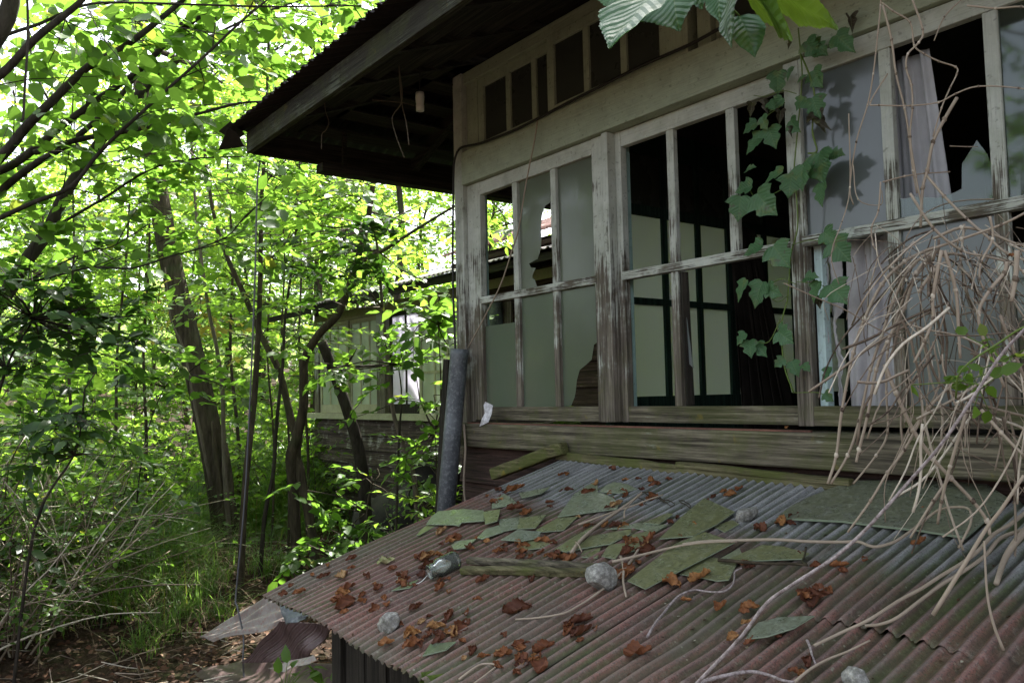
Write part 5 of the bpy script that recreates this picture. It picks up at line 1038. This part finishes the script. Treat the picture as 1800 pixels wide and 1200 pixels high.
for px, d, s in [(500, 9.5, 1), (520, 10.2, 1.1), (475, 10, 1), (545, 10.8, 1.1), (455, 9.2, .9), (490, 11.3, 1.2), (530, 12, 1.2), (440, 10.6, 1), (350, 8.9, .8), (330, 8.2, .7), (560, 11.6, 1.1), (300, 8.6, .7), (470, 12.5, 1.2), (515, 8.8, .8), (548, 9.6, .9), (585, 12.8, 1.3), (430, 12, 1.1)]: tuft(px, 0, d, 0, s)
for px, py, s in [(110, 1100, .8), (200, 1120, .8), (290, 1120, .7), (330, 1090, .8), (250, 1150, .6), (150, 1110, .8), (40, 1130, .9), (360, 1060, .7), (270, 1010, 1.2), (300, 1035, 1.1), (325, 975, 1.3), (240, 1000, 1.2), (215, 1060, 1), (285, 1075, .9), (340, 1030, 1), (170, 1060, .9), (250, 990, 1.1), (290, 985, 1.2), (330, 1000, 1.1), (230, 1030, .9), (200, 1010, 1.0), (350, 970, 1), (310, 1020, .8), (180, 1080, .6), (120, 1140, .7), (240, 1100, .6), (380, 1040, .6), (390, 1085, .5), (60, 1160, .8), (150, 1010, .9), (270, 1060, .8), (420, 1000, .6), (460, 1020, .7), (490, 1010, .6), (345, 950, .9), (480, 960, .7), (300, 960, 1.1), (260, 950, 1)]: tuft(px, py, None, 1, s)
for px, py, s in [(20, 1110, 1.2), (60, 1080, 1.1), (100, 1050, 1), (20, 1060, 1.2), (160, 1040, 1), (0, 1150, 1.1), (130, 1000, 1.1), (60, 1010, 1.2), (10, 1000, 1.2), (200, 980, 1), (250, 1010, .9), (90, 1120, .8), (40, 950, 1.2), (120, 950, 1.1)]: tuft(px, py, None, 2, s)
def scatter(n, g, xr, yr): return np.stack([g.uniform(*xr, n), g.uniform(*yr, n)], -1)
g = np.random.default_rng(500); XY = scatter(48000, g, (-9, .9), (-3.2, 3.5)); P = np.column_stack([XY, ground_z(XY[:, 0], XY[:, 1])+g.uniform(.0, .03, len(XY))])
D = g.normal(size=(len(P), 3))*[1, 1, .25]; N_ = g.normal(size=(len(P), 3))*.5+[0, 0, 1]
tag(leaves('leaf_litter', P, D, N_, g.uniform(.018, .05, len(P)), T_OV, M['litter']), 'brown fallen leaf litter covering the clearing floor', 'leaf litter', kind='stuff')
XY = scatter(9000, g, (-12, -2), (-3.5, 6)); k_ = (XY[:, 0] < -4.2) | (g.random(len(XY)) < .12); XY = XY[k_]; P = np.column_stack([XY, ground_z(XY[:, 0], XY[:, 1])])
V, l, s_ = blades(P, g.uniform(.12, .45, len(P)), g.uniform(.3, 1.2, len(P)), g.uniform(.005, .010, len(P)), g, 4); tag(fast_mesh('grass', V, l, s_, M['grass']), 'thin green grass growing through the litter under the trees', 'grass', kind='stuff')
XY = scatter(5200, g, (-13, -3.2), (-3.5, 7)); P = np.column_stack([XY, ground_z(XY[:, 0], XY[:, 1])+g.uniform(.05, .38, len(XY))]); 
tag(leaves('ground_cover', P, g.normal(size=P.shape)*[1, 1, .2], g.normal(size=P.shape)*.35+[0, 0, 1], g.uniform(.05, .10, len(P)), T_OV, M['leaf_mid']), 'low leafy ground cover spread beneath the trees', 'ground cover', kind='stuff')
XY = scatter(1500, g, (-8, 0.3), (-3.0, 1.5)); P = np.column_stack([XY, ground_z(XY[:, 0], XY[:, 1])+g.uniform(.0, .06, len(XY))]); mb = MB()
for p in P: d = g.normal(size=3)*[1, 1, .22]; d = nrm(d)*g.uniform(.06, .3); mb.tube([p, p+d*.5+g.normal(size=3)*.01, p+d], g.uniform(.0012, .0035), 3, 1)
tag(mb.build('fallen_sticks', M['dead_stem'], None, True), 'dry sticks and stems strewn over the leaf litter', 'sticks', kind='stuff')
# leaning dry stems of the thicket at the far left
t = thing('dry_thicket', 'thicket of thin dry stems all leaning to the right at the left edge', 'thicket', gpt(0, 5.6)+(-1.4,)); mb = MB()
for i in range(260):
    x, y = gpt(g.uniform(-260, 210), g.uniform(4.9, 7.6)); z = float(ground_z(x, y)); d = nrm(np.array([.75, -.62, 0])*g.uniform(.3, 1.3)+np.array([0, 0, g.uniform(.45, 1.1)])+g.normal(size=3)*.25); L = g.uniform(.5, 1.5); p = np.array([x, y, z]); mb.tube([p, p+d*L*.5+[0, 0, .04], p+d*L+[0, 0, -.06*L]], [.0045, .0035, .0018], 3, 2)
tag(mb.build('stems', M['dead_stem'], t, True), kind='stuff')
P0 = np.array([[*gpt(g.uniform(-260, 210), g.uniform(4.9, 7.4)), 0] for _ in range(420)]); P0[:, 2] = ground_z(P0[:, 0], P0[:, 1])+g.uniform(.15, 1.1, 420); tag(leaves('foliage', *sprays(P0, g.normal(size=(420, 3))*[1, 1, .3], g.uniform(.15, .35, 420), 7, .065, g), T_OV, M['leaf_lime'], t), kind='stuff')
# mossy boulder / stump in the bank, pale plank, white pot, dark drum
def lump(name, label, cat, c, s, mat, seed):
    import bmesh
    bm = bmesh.new(); bmesh.ops.create_icosphere(bm, subdivisions=4, radius=1); r_ = np.random.default_rng(seed); k = r_.normal(size=(6, 3))*2.2
    for v in bm.verts:
        p = np.array(v.co); p = p*(1+.10*sum(math.sin(float(p@q)+i) for i, q in enumerate(k))/2); v.co = Vector(p*np.array(s))
    me = bpy.data.meshes.new(name); bm.to_mesh(me); bm.free(); me.materials.append(M[mat]); me.polygons.foreach_set("use_smooth", [True]*len(me.polygons)); o = bpy.data.objects.new(name, me); scene.collection.objects.link(o); o.location = [float(q) for q in c]; return tag(o, label, cat)
x, y = gpt(125, 5.5); lump('mossy_mound', 'mossy mound of earth under the dry thicket at the left', 'mound', (x, y, -1.33), (.42, .38, .30), 'moss', 3)
x, y = gpt(170, 6.6); lump('mossy_mound', 'smaller mossy mound behind the grass tufts', 'mound', (x, y, -1.38), (.5, .3, .22), 'moss', 4)
a, b = np.array([*gpt(455, 7.2), -1.36]), np.array([*gpt(520, 7.9), -1.34]); tag(MB().beam(a, b, .14, .025, seg=4, wob=.004).build('plank', M['worn_x'], None, bevel=.004, origin=a), 'pale plank lying on the ground behind the thin stems', 'plank')
a, b = np.array([*gpt(430, 8.4), -1.36]), np.array([*gpt(560, 9.2), -1.35]); tag(MB().beam(a, b, .2, .025, seg=4, wob=.004).build('plank', M['grey_x'], None, bevel=.004, origin=a), 'grey plank lying farther back toward the bright grass', 'plank')
c = np.array(dep(590, 975, 6.4)); c[2] = -1.40
c = np.array([*gpt(590, 6.9), -1.41]); mb = MB(); mb.lathe([(0, .015), (.055, .015), (.062, .10), (.072, .13), (.072, .145), (.06, .145), (.055, .03), (0, .03)], c, (.25, -.1, 1), 20); tag(mb.build('white_pot', M['white'], None, True, origin=c), 'small white pot standing in the weeds by the shed roof edge', 'pot')
def drum(px_, d_, tilt, label, r=.29, h=.62, z=-1.36):
    c = np.array([*gpt(px_, d_), z]); mb = MB(); p = [(0, 0), (r, 0), (r+.008, .01), (r, .02), (r, h*.33), (r+.012, h*.345), (r, h*.36), (r, h*.66), (r+.012, h*.675), (r, h*.69), (r, h), (r+.008, h+.008), (r-.01, h+.012), (r-.02, h-.02), (0, h-.02)]; mb.lathe(p, c, tilt, 32); tag(mb.build('rusty_drum', M['dark_iron'], None, True, origin=c), label, 'drum')
drum(745, 8.0, (.15, .1, 1), 'dark rusty drum standing against the wing wall', .36, .80); drum(650, 7.6, (.9, .5, .35), 'dark rusty drum tipped over beside the crooked tree', .27, .6, -1.15)
# seedling by the fallen sheets
def seedling(name, label, base, tips, leaf, mat, tmpl=T_OV, r=.003, seed=1):
    g = np.random.default_rng(seed); t = thing(name, label, 'plant', base); mb = MB(); P, D = [], []
    for q in tips: mb.tube([base, (base+q)/2+[0, 0, .02], q], [r, r*.8, r*.5], 5, 3); P.append(q); D.append(np.array([*(q-base)[:2], .0])+g.normal(size=3)*.05)
    mb.build('stems', M['green_stem'], t, True); PP = np.array(P); DD = nrm(np.array(D)); N_ = np.tile([0, -.25, 1.0], (len(PP), 1))+g.normal(size=(len(PP), 3))*.2
    for i in range(len(PP)): leaves('leaf', PP[i:i+1], DD[i:i+1]+[0, 0, -.15], N_[i:i+1], np.array([leaf*g.uniform(.8, 1.15)]), tmpl, M[mat], t)
    return t
b = dep(500, 1225, 3.0); seedling('seedling', 'small green seedling with toothed leaves before the fallen sheets', b, [dep(u_, v_, 3.0) for u_, v_ in ((505, 1165), (520, 1160), (540, 1168), (490, 1183), (545, 1180), (520, 1182), (500, 1200), (550, 1172))], .062, 'leaf_mid', T_OV, .002, 4)
b = dep(565, 1215, 2.95); seedling('seedling', 'single round leafed seedling beside the shed post', b, [dep(562, 1182, 2.95), dep(580, 1190, 2.95)], .05, 'leaf_mid', T_RD, .002, 5)

# crumbs of leaf and grit washed into the grooves of the shed roof
g = np.random.default_rng(640); n = 4200; x = g.uniform(.88, 3.3, n); y = -.06-1.26*g.random(n)**.9; clump = np.sin(x*5.1+1)*np.sin(y*7.3+x*2)+.6*np.sin(x*13+y*9); k_ = g.random(n) < .25+.35*np.clip(clump, 0, 1.5); x, y = x[k_], y[k_]
x = np.round(x/PER-.5)*PER+PER*.5+g.normal(size=len(x))*PER*.16; P = np.stack([x, y, np.array([float(roof_z(a, b)) for a, b in zip(x, y)])-AMP*1.75+.004], -1)
tag(leaves('roof_litter', P, g.normal(size=P.shape)*[1, 1, .2], g.normal(size=P.shape)*.5+[0, 0, 1], g.choice([.004, .006, .009, .014], len(P), p=[.35, .35, .2, .1]), T_OV, M['grit']), 'fine crumbs of leaf and grit lying in the grooves of the corrugated roof', 'litter', kind='stuff')
# ---------------------------------------------------------------- lobed leaves
def lobed(kind, g):
    """outline of a leaf in its own plane: u along the midrib, w across; serrated"""
    if kind == 'vine':   ctrl = [(0, .02), (-.06, .14), (.02, .30), (.16, .40), (.30, .46), (.36, .30), (.42, .26), (.56, .33), (.66, .30), (.74, .18), (.88, .07), (1.0, 0)]
    elif kind == 'ovate': ctrl = [(0, .02), (.02, .16), (.12, .28), (.28, .33), (.45, .31), (.6, .25), (.75, .17), (.88, .07), (1, 0)]
    else:                ctrl = [(0, .02), (-.10, .18), (-.04, .36), (.12, .48), (.30, .52), (.42, .47), (.52, .40), (.62, .34), (.74, .22), (.86, .11), (1.0, 0)]
    out = []
    n = 5
    for i in range(len(ctrl)-1):
        (a, b), (c, d) = ctrl[i], ctrl[i+1]
        for k in range(n):
            t = k/n; tooth = (.030 if kind != 'ovate' else .012)*((k*2) % 4 < 2)*(1-.5*a); out.append((a+(c-a)*t, b+(d-b)*t+tooth*(.5 if b < .05 else 1)))
    out.append(ctrl[-1]); return out
def big_leaf(name, base, tip, normal, kind, mat, parent=None, width=1.0, cup=.12, droop=.12, seed=0, label=None):
    g = np.random.default_rng(seed); base = np.array(base, float); ax = np.array(tip, float)-base; L = np.linalg.norm(ax); D = ax/L; N_ = np.array(normal, float); N_ = nrm(N_-D*(N_@D)); B = np.cross(N_, D)
    ol = lobed(kind, g); rows = []; m = 5; uv = []; nx = len(ol)
    G = np.zeros((2*m+1, nx, 3)); UV = np.zeros((2*m+1, nx, 2))
    for j, (u_, w) in enumerate(ol):
        um = max(u_, 0.0) if u_ > 0 else 0.0
        for i in range(-m, m+1):
            s_ = i/m; ww = w*abs(s_)*(1 if s_ >= 0 else -1)*width; uu = um+(u_-um)*abs(s_)+.12*(1-abs(s_))*0
            z = cup*abs(ww)*1.0-droop*uu*uu-.04*math.sin(uu*14-abs(ww)*10)*abs(ww)+.010*math.sin(uu*9+seed)+.014*math.sin(i*1.3+seed)
            G[i+m, j] = base+L*(D*uu+B*ww+N_*z); UV[i+m, j] = (uu, ww)
    o = grid_mesh(name, G, M[mat], parent, None if parent else base, None, True, 0, UV.reshape(-1, 2))
    if label: o['label'] = label
    return o
# large leaves hanging into the top of the picture
t = thing('large_leaf_vine', 'spray of large toothed green leaves hanging in at the top edge above the windows', 'vine', dep(1230, -120, 1.45))
BL = [((1150, -8), (1062, 68), (.15, -.7, .8), 'big', 'big_cool', 1.25, 1.45, 1.40), ((1182, -30), (1187, 46), (.1, -.85, .5), 'big', 'big_cool', 1.35, 1.5, 1.45), ((1268, -30), (1258, 34), (-.1, -.85, .5), 'ovate', 'big_cool', 1.25, 1.42, 1.40),
      ((1292, -15), (1270, 79), (-.5, -.8, .3), 'big', 'big_cool', .75, 1.47, 1.44), ((1300, 28), (1330, 92), (.5, -.3, -.2), 'ovate', 'vine_leaf', 1.2, 1.5, 1.46), ((1312, -28), (1412, 58), (.15, .52, 1), 'big', 'big_warm', 1.05, 1.42, 1.33), ((1338, -25), (1488, 34), (.05, .38, 1), 'big', 'big_warm', .9, 1.38, 1.30), ((1080, -40), (1130, 30), (0, -.6, .8), 'big', 'big_cool', .8, 1.55, 1.5), ((1230, -70), (1225, 10), (0, -.8, .6), 'big', 'big_cool', 1.2, 1.55, 1.52)]
for i, (b_, t_, n_, k_, m_, w_, d0, d1) in enumerate(BL): big_leaf('leaf', dep(*b_, d0), dep(*t_, d1), n_, k_, m_, t, w_, .15, .14, i)
mb = MB(); mb.tube([dep(1200, -200, 1.5), dep(1235, -110, 1.48), dep(1270, -60, 1.46), dep(1320, -40, 1.44), dep(1400, -45, 1.4)], .004, 6)
for b_, t_, n_, k_, m_, w_, d0, d1 in BL: mb.tube([dep(*b_, d0), dep((b_[0]+1250)/2, b_[1]-30, d0), dep(1270, -60, 1.46)], .0018, 5)
mb.build('stem', M['green_stem'], t, True)
# green climber on the window post
t = thing('climbing_vine', 'green climber with spotted lobed leaves on the post beside the empty window', 'vine', on(1412, 700, 1, -.03))
yv = -.045
mb = MB()
for pts, r in ([((1403, 50), (1407, 90), (1410, 130), (1408, 165), (1402, 230), (1396, 300), (1400, 345), (1402, 400), (1390, 450), (1385, 520), (1374, 570), (1378, 640), (1395, 690)), .0022],
               [((1407, 95), (1422, 130), (1432, 170), (1428, 230), (1436, 265), (1420, 270)), .0030], [((1400, 165), (1375, 160), (1345, 170), (1325, 168)), .0014], [((1380, 180), (1365, 192), (1348, 205), (1335, 230)), .0014],
               [((1401, 320), (1380, 330), (1340, 350), (1325, 345), (1315, 325)), .0014], [((1408, 290), (1440, 290), (1460, 280)), .0016], [((1400, 500), (1375, 490), (1350, 500), (1320, 500)), .0014], [((1385, 520), (1365, 530), (1340, 510)), .0012], [((1392, 430), (1430, 422), (1465, 435)), .0014],
               [((1372, 560), (1352, 600), (1330, 600)), .0014], [((1400, 495), (1440, 500), (1465, 512)), .0013], [((1395, 690), (1440, 690), (1450, 700)), .0014]):
    mb.tube([on(x, y, 1, yv-.012*math.sin(i*1.3)) for i, (x, y) in enumerate(pts)], r, 6, 4)
mb.build('stem', M['green_stem'], t, True)
VL = [((1418, 72), (1432, 98), 1), ((1428, 78), (1446, 96), 1), ((1436, 82), (1452, 94), .9), ((1430, 124), (1440, 153), 1.1), ((1402, 146), (1415, 128), .8), ((1368, 125), (1365, 165), .9), ((1412, 170), (1398, 193), .9), ((1428, 172), (1440, 204), 1.05), ((1390, 212), (1402, 232), 1), ((1352, 180), (1360, 190), .9), ((1375, 172), (1350, 195), .8), ((1330, 215), (1303, 232), 1), ((1340, 205), (1345, 228), .9), ((1340, 238), (1306, 268), 1.15), ((1352, 225), (1361, 258), 1), ((1312, 300), (1326, 290), .9),
      ((1376, 300), (1338, 318), .9), ((1392, 308), (1384, 346), 1.2), ((1412, 290), (1403, 334), 1.25), ((1440, 268), (1440, 322), 1.5), ((1458, 275), (1482, 268), 1.2), ((1446, 322), (1438, 362), 1), ((1322, 325), (1288, 335), 1), ((1330, 340), (1358, 376), 1.1), ((1303, 345), (1294, 388), 1.1), ((1340, 430), (1302, 445), 1), ((1360, 432), (1384, 468), 1.1), ((1448, 408), (1470, 425), 1.1), ((1465, 425), (1490, 458), 1.2), ((1312, 492), (1290, 528), 1), ((1340, 495), (1320, 540), 1), ((1348, 505), (1370, 520), .9), ((1415, 488), (1436, 484), .9),
      ((1440, 495), (1424, 530), 1.1), ((1460, 500), (1486, 530), 1.25), ((1372, 568), (1376, 580), .8), ((1368, 582), (1390, 602), 1.1), ((1310, 585), (1292, 605), 1), ((1318, 598), (1318, 628), 1.1), ((1330, 605), (1345, 625), .9), ((1378, 630), (1360, 645), 1), ((1392, 635), (1402, 660), .9), ((1412, 640), (1422, 650), .9), ((1458, 645), (1446, 672), 1), ((1450, 690), (1462, 705), 1), ((1470, 62), (1498, 88), .8), ((1395, 118), (1380, 140), .9)]
DEAD = [((1392, 75), (1384, 84)), ((1352, 178), (1342, 198)), ((1323, 182), (1318, 202)), ((1430, 205), (1415, 215)), ((1438, 200), (1446, 225)), ((1448, 210), (1452, 226)), ((1440, 520), (1440, 540)), ((1494, 30), (1500, 48)), ((1396, 225), (1386, 238)), ((1372, 195), (1370, 215))]
for i, (a_, b_, w_) in enumerate(VL):
    dz = rnd.uniform(-.03, .0); big_leaf('leaf', on(*a_, 1, yv+dz), on(*b_, 1, yv+dz-.015), (rnd.uniform(-.5, .5), -1, rnd.uniform(.0, .9)), 'vine', 'vine_leaf', t, w_*1.1, .18, .22, i+50)
for i, (a_, b_) in enumerate(DEAD): big_leaf('leaf', on(*a_, 1, yv), on(*b_, 1, yv-.01), (rnd.uniform(-1, 1), -1, .2), 'vine', 'vine_dead', t, .9, 1.6, .6, i+150, 'shrivelled brown leaf')
# ---------------------------------------------------------------- the dead vines at the right
VT = thing('dead_vine', 'dense tangle of pale dead vines hanging over the right hand window', 'vine', on(1640, 410, 1, -.2)); g = np.random.default_rng(700)
def vine_part(pts, r, name='stem', mat='dead_stem', par=None, nodes=True, n=7):
    P = np.array(pts); rr = np.linspace(r, r*.75, len(P)); mb = MB().tube(P, rr, n, 4)
    if nodes:
        for q in P[1:-1]: mb.lathe([(0, -r*1.7), (r*.98, -r*1.2), (r*1.28, 0), (r*.98, r*1.2), (0, r*1.7)], q, nrm(g.normal(size=3)*.2+[0, 0, 1]), 7)
    return mb.build(name, M[mat], par if par else VT, True)
def vpts(pts, d0, d1): n = len(pts); return [dep(u_, v_, d0+(d1-d0)*i/(n-1)) for i, (u_, v_) in enumerate(pts)]
STEMS = [([(1548, -20), (1548, 10), (1543, 60), (1535, 130), (1525, 185), (1505, 250), (1494, 330), (1500, 360)], 2.0, 2.0, .0032), ([(1550, 5), (1570, 20), (1600, 40), (1607, 80), (1625, 95), (1650, 108), (1680, 118), (1682, 130), (1670, 155), (1655, 190), (1640, 240)], 1.9, 1.85, .0030), ([(1552, 10), (1567, 70), (1575, 130), (1590, 190), (1598, 240), (1605, 300), (1612, 340)], 1.9, 1.9, .0038),
         ([(1600, -10), (1622, 52), (1615, 75), (1596, 95), (1593, 120), (1602, 150), (1604, 190), (1600, 240), (1610, 310), (1622, 370)], 1.85, 1.85, .0035), ([(1690, 0), (1660, 30), (1642, 72)], 1.9, 1.9, .0025), ([(1560, 130), (1530, 180), (1545, 185), (1600, 186), (1650, 180), (1680, 165), (1720, 152), (1790, 155), (1830, 165)], 1.9, 1.7, .0028), ([(1682, 172), (1660, 210), (1640, 250), (1630, 300), (1622, 330), (1618, 400)], 1.85, 1.85, .0058),
         ([(1700, 10), (1750, 15), (1795, 12), (1830, 20)], 1.8, 1.7, .0034), ([(1670, 257), (1700, 258), (1718, 258)], 1.9, 1.9, .0018), ([(1552, 320), (1590, 310), (1625, 305), (1670, 302)], 1.9, 1.9, .0030), ([(1548, 320), (1544, 370), (1532, 400), (1535, 430), (1543, 450), (1530, 500), (1525, 540)], 1.85, 1.85, .0028), ([(1500, 290), (1508, 350), (1548, 360), (1550, 335)], 1.95, 1.9, .0018),
         ([(1492, 200), (1494, 330), (1480, 390), (1465, 430), (1462, 460), (1475, 500)], 2.0, 2.0, .0022), ([(1630, 310), (1660, 345), (1700, 385), (1740, 420), (1770, 445), (1810, 460)], 1.8, 1.6, .0042), ([(1600, 340), (1640, 400), (1690, 440), (1730, 450), (1770, 460), (1800, 478), (1840, 500)], 1.7, 1.6, .0042), ([(1640, 420), (1690, 400), (1740, 410), (1790, 430), (1840, 440)], 1.75, 1.65, .005), ([(1630, 440), (1690, 420), (1760, 395), (1810, 370)], 1.7, 1.6, .0045),
         ([(1640, 435), (1590, 460), (1550, 500), (1520, 560), (1500, 620), (1480, 720), (1470, 800), (1455, 850)], 1.8, 1.75, .0055), ([(1640, 440), (1600, 470), (1570, 530), (1550, 590), (1530, 650), (1510, 740), (1490, 800), (1460, 850)], 1.75, 1.75, .0050), ([(1645, 440), (1610, 480), (1590, 540), (1560, 600), (1540, 650), (1525, 730), (1510, 790), (1505, 812)], 1.72, 1.72, .0055), ([(1640, 450), (1600, 500), (1575, 560), (1560, 620), (1558, 690), (1560, 760), (1540, 800), (1500, 850)], 1.8, 1.8, .0040),
         ([(1660, 440), (1680, 510), (1685, 580), (1688, 630)], 1.5, 1.5, .0048), ([(1655, 440), (1640, 520), (1640, 560), (1625, 600), (1607, 637)], 1.5, 1.5, .0046), ([(1645, 470), (1620, 505), (1616, 515)], 1.6, 1.6, .0050), ([(1670, 460), (1640, 470), (1645, 500), (1652, 530)], 1.6, 1.6, .0032), ([(1740, 380), (1745, 420), (1725, 460), (1722, 490), (1730, 510)], 1.55, 1.55, .0034), ([(1770, 460), (1765, 480), (1740, 510), (1720, 550), (1730, 600), (1750, 640), (1765, 680)], 1.5, 1.5, .0050), ([(1788, 440), (1785, 490), (1778, 530)], 1.4, 1.4, .0062),
         ([(1555, 640), (1575, 690), (1605, 755), (1640, 805), (1672, 840), (1710, 880), (1735, 915), (1740, 940)], 1.65, 1.6, .0060), ([(1672, 835), (1640, 880), (1600, 945)], 1.6, 1.6, .0040), ([(1700, 720), (1670, 820), (1655, 880), (1648, 920)], 1.55, 1.6, .0048), ([(1725, 720), (1760, 760), (1800, 800), (1850, 840)], 1.5, 1.4, .0046), ([(1690, 660), (1630, 720), (1590, 790), (1560, 830), (1530, 880), (1490, 935)], 1.65, 1.7, .0044), ([(1640, 600), (1650, 680), (1600, 760), (1575, 810)], 1.7, 1.7, .003)]
for pts, d0, d1, r in STEMS: vine_part(vpts(pts, d0, d1), r*.70)
mb = MB()
for i in range(110):                                             # the crown of the tangle and what hangs out of it
    u0, v0 = 1665+g.normal()*70, 445+g.normal()*30; d0 = 1.72+g.normal()*.10; L = g.uniform(60, 330) if i % 2 else g.uniform(40, 150); an = g.normal()*.85+(.10 if u0 < 1640 else -.35)
    pts = []; u_, v_, cu = u0, v0, g.normal()*.28
    for s_ in range(6): pts.append(dep(u_, v_, d0+.02*s_*g.normal())); u_ = max(1470-rnd.random()*40, u_-math.sin(an)*L/5); v_ += math.cos(an)*L/5*.95; an = an*.86+cu*.5*g.normal()
    mb.tube(pts, g.choice([.0007, .0010, .0015, .0022, .0030], p=[.36, .30, .20, .10, .04]), 4, 3)
for i in range(110):                                             # stems filling the lower right
    u0, v0 = g.uniform(1580, 1840), g.uniform(520, 760); d0 = 1.62+g.normal()*.12; L = g.uniform(50, 300); an = g.normal()*.9; pts = []; u_, v_ = u0, v0
    for s_ in range(5): pts.append(dep(u_, v_, d0)); u_ += math.sin(an)*L/4; v_ += math.cos(an)*L/4; an += g.normal()*.22
    mb.tube(pts, g.choice([.0008, .0012, .0018, .0028]), 4, 3)
tag(mb.build('fine_stems', M['dead_stem'], VT, True), kind='stuff')
big = lambda pts, d0, d1, r, label, mat='dead_stem': tag(MB().tube(vpts(pts, d0, d1), np.linspace(r*.7, r, len(pts)), 8, 4).build('vine_stem', M[mat], None, True, origin=dep(*pts[0], d0)), label, 'stem')
big([(1850, 530), (1795, 585), (1755, 630), (1700, 715), (1655, 780), (1613, 829), (1550, 900), (1515, 937), (1466, 980), (1396, 1025), (1347, 1060), (1305, 1116), (1256, 1168), (1210, 1215)], .95, 1.12, .0024, 'long smooth grey stem slanting across the right foreground over the roof', 'grey_stem')
def rs(label, pts, r, h=.02, mat='dead_stem'): return tag(MB().tube([roof_pt(*c8(x, y), h*(1 if i < len(pts)-2 else .4)) for i, (x, y) in enumerate(pts)], np.linspace(r, r*.6, len(pts)), 7, 4).build('vine_stem', M[mat], None, True, origin=roof_pt(*c8(*pts[0]), h)), label, 'stem')
rs('thick pale stem lying down the roof from the right edge, upper of two', [(1740, 330), (1650, 400), (1560, 455), (1480, 540), (1400, 600), (1300, 660), (1200, 725), (1080, 790), (940, 880), (800, 945), (660, 1012)], .0048, .03)
rs('thick pale stem lying down the roof from the right edge, lower of two', [(1750, 420), (1600, 470), (1520, 560), (1400, 645), (1300, 705), (1200, 780), (1080, 870), (990, 905), (915, 912)], .0048, .02)
rs('stem with a cut hollow end resting on the roof at the right', [(1760, 400), (1690, 470), (1620, 570), (1575, 700)], .009, .03)
big([(1800, 835), (1762, 892), (1733, 930), (1690, 1000), (1640, 1080)], 1.3, 1.35, .0035, 'pale stem dropping from the right edge onto the roof')
big([(1730, 950), (1735, 1040), (1746, 1095), (1764, 1142)], 1.42, 1.40, .0026, 'thin pale stem hanging free over the lap of the roof sheets')
big([(1680, 700), (1690, 650), (1760, 600), (1800, 575), (1850, 560)], 1.3, 1.2, .0020, 'thin green shoot arching in at the right edge', 'green_stem')
def sprig(label, px, d, seed, n=9, leaf=.028):
    g2 = np.random.default_rng(seed); b = dep(*px, d); P = b+g2.normal(size=(n, 3))*.022; t = thing('green_sprig', label, 'sprig', b); mb = MB()
    for p in P: mb.tube([b, (b+p)/2, p], .0009, 4, 1)
    mb.build('stem', M['green_stem'], t, True); leaves('leaves', P, g2.normal(size=(n, 3))*[1, 1, .5], g2.normal(size=(n, 3))*.4+[-.3, -.8, .5], leaf*g2.uniform(.6, 1.2, n), T_OV, M['leaf_lime'], t)
sprig('fresh green sprig among the dead stems, left of two lower ones', (1692, 670), 1.3, 1, 12); sprig('fresh green sprig among the dead stems, small top one', (1740, 612), 1.3, 2, 7); sprig('fresh green sprig at the right edge among the dead stems', (1780, 625), 1.25, 3, 8); sprig('fresh green sprig just right of the lowest one', (1722, 685), 1.3, 4, 6)
t = dead_leaf((1778, 452), 'small rust coloured dead leaf caught in the dead vine tangle', None, .35, mat=None); t.location = [float(q) for q in dep(1778, 452, 1.5)]
t = dead_leaf((1380, 755), 'dry curled leaf on the sill below the empty window', None, .35); t.location = [float(q) for q in on(1383, 752, 1, -.05)]
